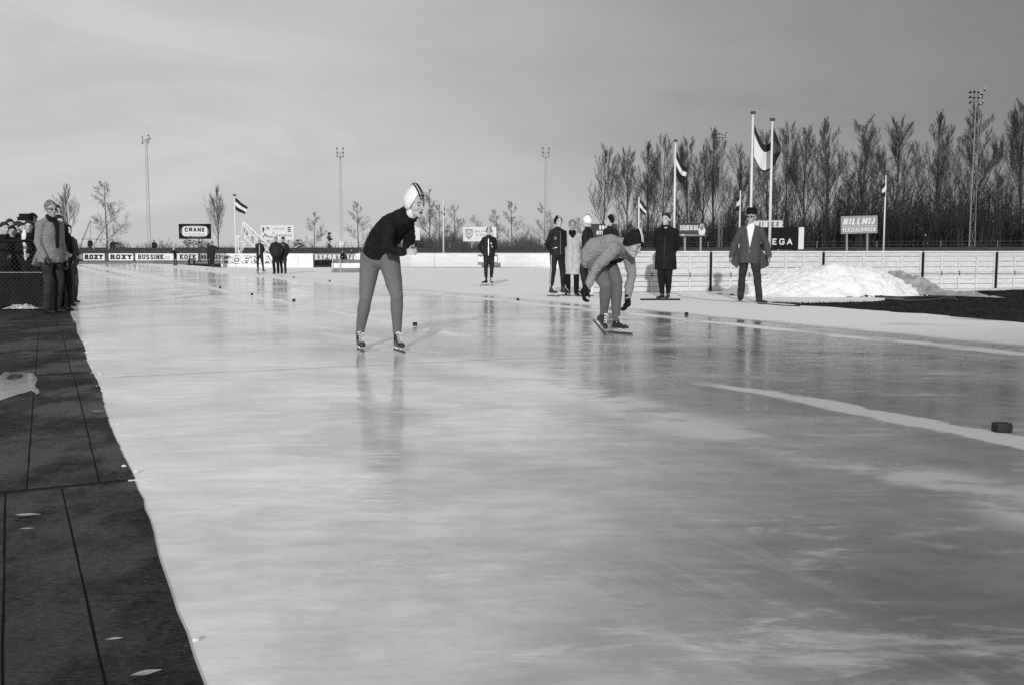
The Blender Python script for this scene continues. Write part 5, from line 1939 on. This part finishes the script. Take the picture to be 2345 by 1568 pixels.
# ------------------------------------------------------------------ walking man with fur hat
def ext_hat(d):
    P, k, root, M = d['P'], d['k'], d['root'], d['M']
    # pale turtleneck showing in the opening of the jacket
    bv = BVHTree.FromPolygons([v.co for v in d['jacket'].data.vertices], [p.vertices for p in d['jacket'].data.polygons])
    mb = MB()
    rows = []
    n = 14
    for i in range(n + 1):
        t = i / n
        z = 1.475 - .50 * t
        hw = .075 * (1 - t) ** .8 + .004
        row = []
        for j in range(7):
            x = -.005 + (j / 6 * 2 - 1) * hw
            o = P(x, -.5, z)
            h = bv.ray_cast(o, V((0, 1, 0)))
            row.append((h[0] if h[0] else P(x, -.10, z)) - V((0, .010, 0)))
        rows.append(row)
    vs = [p for r_ in rows for p in r_]
    fs = [(i * 7 + j, i * 7 + j + 1, (i + 1) * 7 + j + 1, (i + 1) * 7 + j) for i in range(n) for j in range(6)]
    b0 = len(vs)
    vs += [p + V((0, .02, 0)) for p in vs]
    fs += [(b0 + a, b0 + b, b0 + c, b0 + e) for e, c, b, a in [(f_[0], f_[1], f_[2], f_[3]) for f_ in fs]]
    mb.add(vs, fs)
    mb.build('turtleneck', WOOLWHITE, root, smooth=True)
    MB().tube([P(0, -.005, 1.46), P(0, -.01, 1.525)], [(.075 * k, .075 * k), (.066 * k, .064 * k)], 16, side=(1, 0, 0)).build('turtleneck_collar', WOOLWHITE, root, smooth=True)
    for s in (1, -1):
        strip(d['jacket'], [P(s * (.085 * (1 - t_) + .012) - .005, -.3, 1.46 - .47 * t_) for t_ in [i / 9 for i in range(10)]], (0, 1, 0), (1, 0, 0), .05, 'lapel', DARKTWEED, root, off=.014)
    # lifted skirts of the open jacket
    for s in (1, -1):
        mb = MB().tube([P(s * .13, .00, 1.00), P(s * .22, .04, .84), P(s * (.28 if s > 0 else .31), .08, .68 if s > 0 else .74)], [(.11, .04), (.13, .035), (.12, .022)], 14, side=(1, .35 * s, 0))
        solid(mb, 'jacket_skirt', DARKTWEED, root, voxel=.012, smooth=2, rough=.01)
    S = M @ Matrix.Scale(k, 4)
    for s in (1, -1):
        MB().tube([(s * .030 + .020 * math.cos(a * math.pi / 6), -.100, .004 + .014 * math.sin(a * math.pi / 6)) for a in range(13)], .0028, 6, cap='flat').xf(S).build('glasses_rim', BLACK, root)
        MB().bar((s * .050, -.098, .012), (s * .078, .0, .010), .006).xf(S).build('glasses_arm', BLACK, root)
    MB().bar((-.052, -.103, .020), (.052, -.103, .020), .007).xf(S).build('glasses_bridge', BLACK, root)


person('man in black fur hat and open tweed jacket over a white jumper walking', place(1714, 692), yaw_to(-.22, -1), H=1.86, arms=('swing', 'swing'), head_yaw=R(-22), top='jacket', topm=DARKTWEED, hem=.76,
       trm=GREYTROUSER, hair=HAIRGREY, hat='fur', vox=.0095, feet=((.20, -.24, 0), (-.15, .26, .0)), toes=(R(58), R(-4)), extra=ext_hat, skin=SKIN, bulk=1.14, wrinkle=.012, sidelean=.03)


# ------------------------------------------------------------------ skaters further off
def ext_e(d):
    zip_line(-.02, .86, 1.43, w=.016)(d)
    badge(d, .07, 1.25, .024, WOOLWHITE)
    badge(d, .10, 1.15, .020, WOOLWHITE)


person('lone skater in dark tracksuit with hands behind the back, before the savings bank billboard', place(1120, 654), yaw_to(.05, -1), H=1.74, arms=('back', 'hipback'), top='jacket', topm=NAVY, hem=.84, trm=NAVY, tight=True,
       hat='skate', hatm=mat('grey_knit', .10, .9), hair=None, vox=.012, shoes='skate', feet=((.07, -.02, 0), (-.10, .04, 0)), toes=(R(8), R(-45)), extra=ext_e, skin=SKINPALE, bulk=1.04)
person('small skater with pale pointed hood, leftmost of three before the HOFNAR board', place(596, 625), yaw_to(.1, -1), H=1.60, arms=('back', 'back'), top='jacket', topm=NAVY, hem=.84, trm=NAVY, tight=True,
       hat='skate', hatm=WOOLWHITE, hair=None, vox=.016, shoes='skate', feet=((.17, 0, 0), (-.12, 0, 0)), toes=(R(40), R(-10)), extra=zip_line(0, .86, 1.43, LIGHTGREY, .03))
person('bareheaded stout man in dark jacket, middle of the three before the HOFNAR board', place(633, 627.5), yaw_to(0, -1), H=1.66, arms=('pocket', 'pocket'), top='jacket', topm=NAVY, hem=.82, trm=BLACKCLOTH, hair=HAIRGREY,
       vox=.016, feet=((.09, 0, 0), (-.09, 0, 0)), toes=(R(15), R(-15)), bulk=1.18)


def ext_h(d):
    P = d['P']
    for s in (1, -1):
        strip(d['jacket'], [P(s * .045 * (1 - i / 6) + .01, -.3, 1.44 - .36 * i / 6) for i in range(7)], (0, 1, 0), (1, 0, 0), .022, 'pale_strap', LIGHTGREY, d['root'])


person('man in dark flat cap with pale straps, rightmost before the HOFNAR board', place(650, 627), yaw_to(-.1, -1), H=1.64, arms=('pocket', 'pocket'), top='jacket', topm=NAVY, hem=.84, trm=GREYTROUSER, hair=HAIRDARK,
       hat='flat', vox=.016, feet=((.09, 0, 0), (-.09, 0, 0)), bulk=1.08, extra=ext_h)
person('dark-clad skater holding one hand to the head with elbow out, beside the HOFNAR board', place(487.5, 614.5), yaw_to(.2, -1), H=1.56, arms=('outbent', 'raise'), top='jacket', topm=NAVY, hem=.84, trm=NAVY, tight=True, hat='beanie', hair=None,
       vox=.018, shoes='skate', feet=((.03, -.05, 0), (-.03, .12, 0)), bulk=1.1)
person('dark figure half hidden behind the skater with raised hand, at the dark strip', place(481, 609), yaw_to(-.3, -1), H=1.52, arms=('down', 'down'), topm=NAVY, trm=NAVY, hair=HAIRDARK, vox=.020, feet=((.09, 0, 0), (-.09, 0, 0)))
person('tiny far skater with white cap gliding before the KOEK lettering', place(402, 609), yaw_to(-.3, -1), H=1.22, arms=('out', 'out'), top='jacket', topm=BLACKCLOTH, hem=.84, trm=BLACKCLOTH, tight=True, hat='beanie', hatm=WOOLWHITE, hair=None,
       vox=.018, shoes='skate', feet=((.16, 0, 0), (-.04, -.05, 0)), bulk=1.1, lean=.35)
for (u, v, Y, H, lb, m) in ((786, 574.5, 68.2, 1.32, 'dark spectator in front of the grey board between EXPORT and IJE', BLACKCLOTH), (806, 572.5, 70.2, 1.32, 'dark spectator leaning over the board above the letters IJE', BLACKCLOTH),
                            (825, 576, 69.8, 1.10, 'small spectator looking over the board end next to the first skater', BLACKCLOTH)):
    person(lb, (xu(u, Y), Y, 0), 0, H=(zt(v, Y)), arms=('front', 'front'), topm=m, trm=m, hair=HAIRGREY, vox=.022, face=False)
person('distant dark figure standing on the dike right of the NILLMIJ billboard', (xu(2114, 81), 81, 1.02), 0, H=1.36, topm=BLACKCLOTH, trm=BLACKCLOTH, hair=HAIRDARK, vox=.022, face=False)
for (u, v, Y, lb, m) in ((211, 546, 112, 'bulky dark spectator behind the dike under the slanting poles', BLACKCLOTH), (235, 551, 112, 'spectator in pale clothing behind the dike beside the tall bare tree', TRENCH), (262, 549, 112, 'dark round-headed spectator behind the dike right of the tall bare tree', BLACKCLOTH),
                         (357, 550, 112, 'thin dark spectator behind the dike left of the CRANE billboard', BLACKCLOTH)):
    person(lb, (xu(u, Y), Y, zt(v, Y) - 1.72), 0, H=1.72, topm=m, trm=m, hair=HAIRDARK, vox=.025, face=False, bulk=1.25)


# ------------------------------------------------------------------ the tweed man and the crowd
def ext_tweed(d):
    P, k, root, M = d['P'], d['k'], d['root'], d['M']
    S = M @ Matrix.Scale(k, 4)
    for s in (1, -1):
        MB().ell((s * .031, -.097, .004), (.024, .008, .013), None, 12, 6).xf(S).build('sunglass_lens', GLASSDARK, root, smooth=True)
        MB().bar((s * .05, -.094, .012), (s * .080, .010, .010), .008).xf(S).build('sunglass_arm', BLACK, root)
    mb = MB().tube([P(0, .0, 1.50), P(0, .0, 1.44)], [(.085 * k, .085 * k), (.10 * k, .09 * k)], 16, side=(1, 0, 0))
    mb.tube([P(.03, -.08, 1.46), P(.03, -.125, 1.36), P(.02, -.145, 1.05)], [.045, .04, .028], 10)
    solid(mb, 'dark_scarf', BLACKCLOTH, root, voxel=.011, smooth=2)
    # right sleeve ends in a dark glove, hem flares
    mb = MB().tube([P(-.02, .06, .98), P(-.05, .12, .84), P(-.06, .16, .76)], [(.19, .06), (.20, .05), (.20, .035)], 14, side=(1, .1, 0))
    solid(mb, 'jacket_skirt', TWEED, root, voxel=.012, smooth=2, rough=.008)


zd = .006
tw = person('grey-haired man in sunglasses and light tweed jacket at the ice edge', (xu(119, 16.8), 16.8, zd), yaw_to(.86, -.45), H=1.88, arms=('down', ((.04, .01, -.28), (.02, -.10, -.50))), head_yaw=R(-12), head_pitch=R(6), top='jacket', topm=TWEED, hem=.80,
            trm=GREYTROUSER, hair=HAIRGREY, vox=.0105, feet=((.12, .04, 0), (-.12, -.02, 0)), toes=(R(0), R(5)), extra=ext_tweed, gloves=LEATHER, bulk=1.08, wrinkle=.012, lean=.06)


def shades(d):
    S = d['M'] @ Matrix.Scale(d['k'], 4)
    for s in (1, -1):
        MB().ell((s * .031, -.097, .004), (.024, .008, .013), None, 12, 6).xf(S).build('sunglass_lens', GLASSDARK, d['root'], smooth=True)


# u, head-top v, distance, facing, label, jacket, hair, extras
CROWD = [
    (17, 510, 18.6, (.75, -.6), 'boy in a shiny dark jacket at the fence rail, front left of crowd', BLACKCLOTH, HAIRDARK, {}),
    (35, 519, 19.1, (.5, -1), 'smiling woman in a dark headscarf between two boys at the fence', BLACKCLOTH, HAIRDARK, dict(hat='beanie')),
    (30, 503, 20.0, (.6, -.6), 'dark-haired head rising behind the smiling woman in the crowd', BLACKCLOTH, HAIRDARK, {}),
    (57, 511, 19.4, (.7, -.7), 'long-haired woman holding something white at the fence', BLACKCLOTH, HAIRDARK, {}),
    (73, 506, 18.7, (.35, -1), 'dark-haired boy in a black coat right behind the tweed man', BLACKCLOTH, HAIRDARK, {}),
    (82, 491, 21.0, (.7, -.7), 'man in a dark cap peering over the heads left of the tweed man', BLACKCLOTH, HAIRDARK, dict(hat='flat')),
    (-3, 520, 18.8, (.5, -1), 'spectator cut off by the left border of the view', BLACKCLOTH, HAIRDARK, {}),
    (48, 508, 21.5, (.8, -.5), 'dark-haired spectator under the black box at the back of the crowd', BLACKCLOTH, HAIRDARK, {}),
]
for (u, v, Y, f_, lb, m, hr, ex) in CROWD:
    H = zt(v, Y) - zd
    person(lb, (xu(u, Y), Y, zd), yaw_to(*f_), H=H, arms=('front', 'pocket'), topm=m, trm=m, hair=hr, skin=SKINPALE, vox=.015, group='spectators behind the wire fence', **ex)
RIGHT = [
    (134, 470, 18.4, (.8, -.5), 'tall dark-haired man looking past the tweed man from directly behind him', BLACKCLOTH, HAIRDARK, dict(extra=shades)),
    (141, 494, 17.4, (.75, -.6), 'man in sunglasses and black trousers right beside the tweed man', BLACKCLOTH, HAIRDARK, dict(extra=shades, toes=(0, 0))),
    (151, 507, 19.2, (.7, -.7), 'fair-haired spectator glimpsed behind the man in sunglasses', DARKTWEED, HAIRMID, {}),
    (160, 515, 20.0, (.8, -.6), 'dark-haired spectator at the outer right of the crowd', DARKTWEED, HAIRDARK, {}),
    (152, 528, 18.9, (.7, -.7), 'small child in a peaked cap at the right end of the crowd', DARKTWEED, HAIRDARK, dict(hat='flat')),
]
for (u, v, Y, f_, lb, m, hr, ex) in RIGHT:
    H = zt(v, Y) - zd
    person(lb, (xu(u, Y), Y, zd), yaw_to(*f_), H=H, arms=('pocket', 'front'), topm=m, trm=m, hair=hr, skin=SKINPALE, vox=.014, group='spectators beside the tweed man', **ex)
# things held in the crowd
p = at(60, 498, 20.6)
b = thing('film_camera', 'black box-shaped camera held up over the heads of the crowd', 'camera', tuple(p))
MB().box((-.10, -.10, -.07), (.10, .10, .07)).build('camera_body', BLACK, b)
MB().tube([(-.10, 0, -.02), (-.17, -.02, -.03)], [.03, .04], 12, cap='flat').build('lens_tube', BLACK, b, smooth=True)
MB().tube([(.06, 0, -.07), (.03, 0, -.24)], [.03, .035], 10).build('grip', BLACK, b)
p = at(56, 560, 18.35)
mb = MB()
mb.tube([(.02, .02, .26), (.0, 0, .18), (-.03, -.01, .08), (.01, -.02, -.02), (.05, -.03, -.06), (.015, -.02, -.14), (.02, 0, -.30)], [(.05, .02), (.085, .02), (.06, .02), (.045, .025), (.065, .02), (.035, .02), (.04, .015)], 10, side=(1, 0, 0))
o = solid(mb, 'white_scarf', WOOLWHITE, None, voxel=.010, smooth=1, rough=.014, rscale=14)
o.location = p
o.scale = (.55, .6, .95)
tag(o, 'white scarf hanging in front of the long-haired woman behind the fence mesh', 'scarf')


# ================================================================== TREES
def grow(rng, H, style, trunk, crown, base_r):
    """bare winter tree; appends tubes to two MBs (trunk with limbs, fine branches)"""
    def tubelet(mb, pts, r0, r1, seg):
        n = len(pts)
        mb.tube(pts, [r0 + (r1 - r0) * i / (n - 1) for i in range(n)], seg, cap='flat')

    def branch(mb2, p, d, ln, r, lvl, upb):
        n = 5 if lvl < 2 else 3
        pts = [p]
        q = p.copy()
        dd = d.copy()
        for i in range(n):
            dd = (dd + V((rng.gauss(0, .055), rng.gauss(0, .055), upb * .12 + rng.gauss(0, .03)))).normalized()
            q = q + dd * ln / n
            pts.append(q.copy())
        tubelet(mb2, pts, r, r * .28, 4 if lvl < 2 else 3)
        if lvl >= 2:
            # fine twigs as slim three-sided spikes
            for k in range(9):
                t = rng.random()
                i = min(n - 1, int(t * n))
                b = pts[i].lerp(pts[i + 1], t * n - i)
                a_ = rng.uniform(0, 6.28)
                nd = (d * (1.0 if style == 'poplar' else .7) + V((math.cos(a_) * .75, math.sin(a_) * .75, .35 * upb + rng.uniform(-.1, .3)))).normalized()
                l2 = ln * rng.uniform(.25, .7)
                o = nd.orthogonal().normalized() * .0052
                o2 = nd.cross(o)
                crown.add([b + o, b - o * .5 + o2 * .87, b - o * .5 - o2 * .87, b + nd * l2], [(0, 1, 3), (1, 2, 3), (2, 0, 3)])
            return
        kids = {0: 9, 1: 8}[lvl]
        for k in range(kids):
            t = .16 + .84 * (k + rng.random()) / kids
            i = min(n - 1, int(t * n))
            b = pts[i].lerp(pts[i + 1], t * n - i)
            ax = (pts[i + 1] - pts[i]).normalized()
            o = ax.orthogonal().normalized()
            o = Matrix.Rotation(rng.uniform(0, 6.28), 3, ax) @ o
            sp = (.50 if style == 'poplar' else .8) * rng.uniform(.7, 1.25)
            nd = (ax + o * sp).normalized()
            branch(crown, b, nd, ln * (.50 if lvl == 0 else .52) * rng.uniform(.65, 1.15) * (1.12 - .55 * t), max(r * .36 * (1.15 - .6 * t), .0055), lvl + 1, upb)
    top = V((rng.gauss(0, .02) * H, rng.gauss(0, .02) * H, H))
    tp = []
    n = 12
    for i in range(n + 1):
        t = i / n
        tp.append(V((top.x * t + rng.gauss(0, .004) * H * (t > 0), top.y * t + rng.gauss(0, .004) * H * (t > 0), H * t)))
    tubelet(trunk, tp, base_r, .02, 7)
    nl = 21 if style == 'poplar' else 15
    for k in range(nl):
        t = (.22 if style == 'poplar' else .20) + .76 * (k + rng.random() * .8) / nl
        i = min(n - 1, int(t * n))
        b = tp[i].lerp(tp[i + 1], t * n - i)
        a = rng.uniform(0, 6.28)
        if style == 'poplar':
            el = R(rng.uniform(50, 68))
            ln = H * (.44 * (1 - t) ** .72 + .05) * rng.uniform(.8, 1.15)
            if rng.random() < .14 and t < .5:
                ln *= 1.25
        else:
            el = R(rng.uniform(28, 55))
            ln = H * (.34 * (1 - t) ** .7 + .05) * rng.uniform(.7, 1.2)
        d = V((math.cos(a) * math.cos(el), math.sin(a) * math.cos(el), math.sin(el)))
        branch(trunk, b, d, ln, base_r * .40 * (1.1 - t), 0, .9 if style == 'poplar' else .45)


def tree_variant(seed, style, H=10.0, base_r=.13):
    rng = random.Random(seed)
    tr, cr = MB(), MB()
    grow(rng, H, style, tr, cr, base_r)
    return tr, cr


VARS = {}


def tree(u, vtop, Y, label, style, seed, z0=-.06, name='poplar_tree', m=BARK, group=None, wide=1.0, lean=0.0):
    key = (style, seed, m.name)
    if key not in VARS:
        tr, cr = tree_variant(seed, style)
        VARS[key] = (tr.mesh('trunk', m), cr.mesh('crown', m))
    H = zt(vtop, Y) - z0
    b = thing(name, label, 'tree', (xu(u, Y), Y, z0), random.uniform(0, 6.28), group)
    s = H / 10.0
    b.scale = (s * wide, s * wide, s)
    for nm, me in zip(('trunk', 'crown'), VARS[key]):
        o = bpy.data.objects.new(nm, me)
        COL.objects.link(o)
        o.parent = b
    return b


random.seed(99)
PG = 'row of tall bare poplars behind the dike'
POP = [(1382, 352, 176, 'leftmost bare poplar of the row, standing apart left of the others'), (1435, 356, 178, 'slim bare poplar second from the left of the row'),
       (1481, 342, 172, 'bare poplar above the short flagpole behind the bent skater'), (1513, 333, 168, 'bare poplar just left of the coat man flagpole'),
       (1572, 335, 170, 'bare poplar just right of the flagpole over the coat man'), (1606, 352, 182, 'thinner bare poplar left of the floodlight mast in the row'),
       (1630, 314, 164, 'broad bare poplar beside the floodlight mast in the row'), (1692, 352, 180, 'low bare poplar between the mast and the tallest flagpole'),
       (1752, 318, 165, 'bare poplar right behind the two tall flagpoles'), (1793, 303, 160, 'bare poplar just right of the flagpole over WINTER'),
       (1834, 310, 162, 'slender bare poplar above the right edge of the OMEGA board'), (1886, 299, 158, 'bare poplar between the OMEGA and NILLMIJ boards'),
       (1966, 294, 155, 'bare poplar standing straight above the NILLMIJ billboard'), (2046, 293, 152, 'wide bare poplar just right of the lone right flagpole'),
       (2138, 279, 148, 'bare poplar above the distant figure on the dike'), (2222, 270, 145, 'bare poplar at the tallest floodlight mast'), (2330, 257, 140, 'rightmost and tallest bare poplar at the right border')]
for i, (u, v, Y, lb) in enumerate(POP):
    tree(u, v, Y, lb, 'poplar', 10 + i % 4, group=PG, wide=random.uniform(.80, .98) * (1.15 if u > 1940 else 1.0))
# second, lower rank that thickens the lower half of the wood
SR = [(1415, 430, 'low bare tree filling the gap right of the leftmost poplar'), (1458, 412, 'low bare tree behind the short flagpole near the bent skater'), (1497, 405, 'low bare tree behind the head of the man in the black coat'),
      (1545, 398, 'low bare tree exactly behind the flagpole over the coat man'), (1590, 404, 'low bare tree above the ELISABETH BAS billboard'), (1650, 395, 'low bare tree behind the floodlight mast in the wood'),
      (1675, 402, 'low bare tree left of the thin short flagpole'), (1722, 380, 'low bare tree behind the black fur hat'), (1775, 392, 'low bare tree behind the WINTER letters'), (1815, 398, 'low bare tree above the white edge of the OMEGA board'),
      (1862, 385, 'low bare tree midway from the OMEGA board to the NILLMIJ billboard'), (1915, 398, 'low bare tree at the left edge of the NILLMIJ billboard'), (1940, 372, 'low bare tree above the left half of the NILLMIJ billboard'),
      (2005, 388, 'low bare tree at the right edge of the NILLMIJ billboard'), (2090, 372, 'low bare tree just left of the distant figure on the dike'), (2175, 380, 'low bare tree between the distant figure and the tallest mast'),
      (2268, 372, 'low bare tree just right of the tallest mast'), (2300, 392, 'low bare tree before the rightmost poplar')]
for i, (u, v, lb) in enumerate(SR):
    tree(u, v + 34 + random.uniform(-6, 6), 150 + random.uniform(-6, 24), lb, 'spread', 30 + i % 2, name='bare_tree', group='lower trees of the second rank of the wood', wide=random.uniform(.8, 1.0))
# scattered trees on the left and centre
LT = [(160, 432, 150, 'poplar', 'thin faint bare tree just right of the spectators'), (250, 417, 120, 'spread', 'tall bare tree standing alone above the slanting poles'), (503, 436, 128, 'poplar', 'slim bare tree between the CRANE billboard and the flagpole'),
      (721, 487, 138, 'spread', 'forked bare tree right of the Heineken billboard'), (822, 463, 132, 'spread', 'open-crowned bare tree just left of the first skater'), (985, 436, 120, 'spread', 'bare tree directly right of the first skater face'),
      (1006, 470, 128, 'spread', 'bushy bare tree left of the flagpole beyond the first skater'), (1043, 470, 128, 'spread', 'bare tree right of the flagpole beyond the first skater'), (1090, 494, 150, 'spread', 'low faint bare tree above the savings bank billboard'),
      (1140, 482, 140, 'spread', 'bare tree at the right edge of the savings bank billboard'), (1172, 462, 125, 'spread', 'bare tree midway between the billboard and the slim mast'), (1246, 468, 135, 'spread', 'faint bare tree right at the slim mast left of the group'),
      (1330, 500, 150, 'spread', 'low bare tree between the raincoat man and the white cap')]
for i, (u, v, Y, st, lb) in enumerate(LT):
    tree(u, v, Y, lb, st, (40 + i % 3) if st == 'spread' else (50 + i % 2), name='bare_tree', m=BARKFAR, group='scattered bare trees beyond the dike', wide=1.05 if st == 'spread' else .8)


def bush_mb(rng, mb, x, y, z, h, w, n=14):
    for k in range(n):
        a = rng.uniform(0, 6.28)
        sp = rng.uniform(.1, .6)
        L_ = h * rng.uniform(.6, 1.05)
        p = V((x + rng.gauss(0, w * .3), y + rng.gauss(0, w * .3), z))
        d = V((math.cos(a) * sp, math.sin(a) * sp, 1)).normalized()
        e = p + d * L_
        mb.tube([p, p.lerp(e, .5) + V((rng.gauss(0, .05), 0, 0)) * h, e], [.03, .022, .010], 3, cap='flat')
        for j in range(5):
            t = rng.uniform(.25, 1)
            b = p.lerp(e, t)
            a2 = rng.uniform(0, 6.28)
            d2 = (d + V((math.cos(a2), math.sin(a2), .2)) * .7).normalized()
            mb.tube([b, b + d2 * h * .33 * rng.uniform(.5, 1.1)], [.016, .008], 3, cap='flat')


# dense brushwood filling the foot of the wood on the right
rng = random.Random(5)
mb = MB()
for k in range(3900):
    u = rng.uniform(1345, 2420)
    Y = rng.uniform(118, 168)
    t = min(1, max(0, (u - 1350) / 700))
    vt_ = 532 - 92 * t ** .8
    hmax = zt(vt_, 145)
    x = xu(u, Y)
    h = hmax * (.42 + .62 * rng.random() ** 1.4) * (.90 + .75 * noise.noise(V((x * .13, Y * .05, 0))))
    z = -.06
    p = V((x, Y, z))
    lean_ = V((rng.gauss(0, .10), rng.gauss(0, .06), 1)).normalized()
    e = p + lean_ * h
    mb.tube([p, p.lerp(e, .55), e], [.075, .05, .014], 3, cap='flat')
    for j in range(9):
        tt = rng.uniform(.12, 1)
        b = p.lerp(e, tt)
        a2 = rng.uniform(0, 6.28)
        d2 = V((math.cos(a2) * .6, math.sin(a2) * .6, rng.uniform(.3, 1.1))).normalized()
        mb.tube([b, b + d2 * h * .26 * rng.uniform(.4, 1.1)], [.030, .012], 3, cap='flat')
tag(mb.build('brushwood', THICKET), kind='stuff')
# low scrub beyond the dike, left and centre
mb = MB()
for k in range(520):
    u = rng.uniform(880, 1360) if k < 330 else rng.uniform(150, 880)
    Y = rng.uniform(112, 150)
    base = 1.2 if u > 880 else .75
    h = base + (2.6 if u > 880 else 1.5) * abs(noise.noise(V((u * .012, 3, 0)))) * 1.6 + rng.uniform(0, .8)
    bush_mb(rng, mb, xu(u, Y), Y, .2, h, 2.0, n=8 if u > 880 else 4)
tag(mb.build('scrub', BARKFAR), kind='stuff')
# single bushes one can pick out
for (u, v, Y, w, lb, cone) in ((446, 543, 110, 2.2, 'dark bushy shrub below the CRANE billboard', 0), (757, 535, 112, 1.3, 'dark small conical shrub left of the mast by the first skater', 1), (40 + 645, 551, 118, 1.6, 'low shrub just right of the Heineken billboard', 0),
                               (275, 556, 112, 1.6, 'low dark shrub right of the lone tall tree', 0), (1385, 520, 120, 2.6, 'dark shrub behind the BRA billboard', 0)):
    b = MB()
    hh = zt(v, Y) - .2
    for k in range(60):
        a = rng.uniform(0, 6.28)
        t = rng.random()
        rr = w * .6 * math.sqrt(rng.random()) * ((1 - t) if cone else math.sin(max(.25, t) * 2.8))
        c = V((math.cos(a) * rr, math.sin(a) * rr, .1 + hh * t * .96))
        for j in range(9):
            a2 = rng.uniform(0, 6.28)
            d2 = V((math.cos(a2), math.sin(a2), rng.uniform(-.2, 1))).normalized()
            e = c + d2 * rng.uniform(.12, .38)
            n_ = d2.orthogonal().normalized() * .05
            b.add([c - n_, c + n_, e], [(0, 1, 2)])
    b.tube([(0, 0, -.26), (0, 0, hh * .8)], [.07, .02], 5)
    o = b.build('shrub', BARK, loc=(xu(u, Y), Y, .2))
    tag(o, lb, 'shrub')

for me in list(bpy.data.meshes):
    if me.users == 0:
        bpy.data.meshes.remove(me)
bpy.data.scenes.remove(TMP)
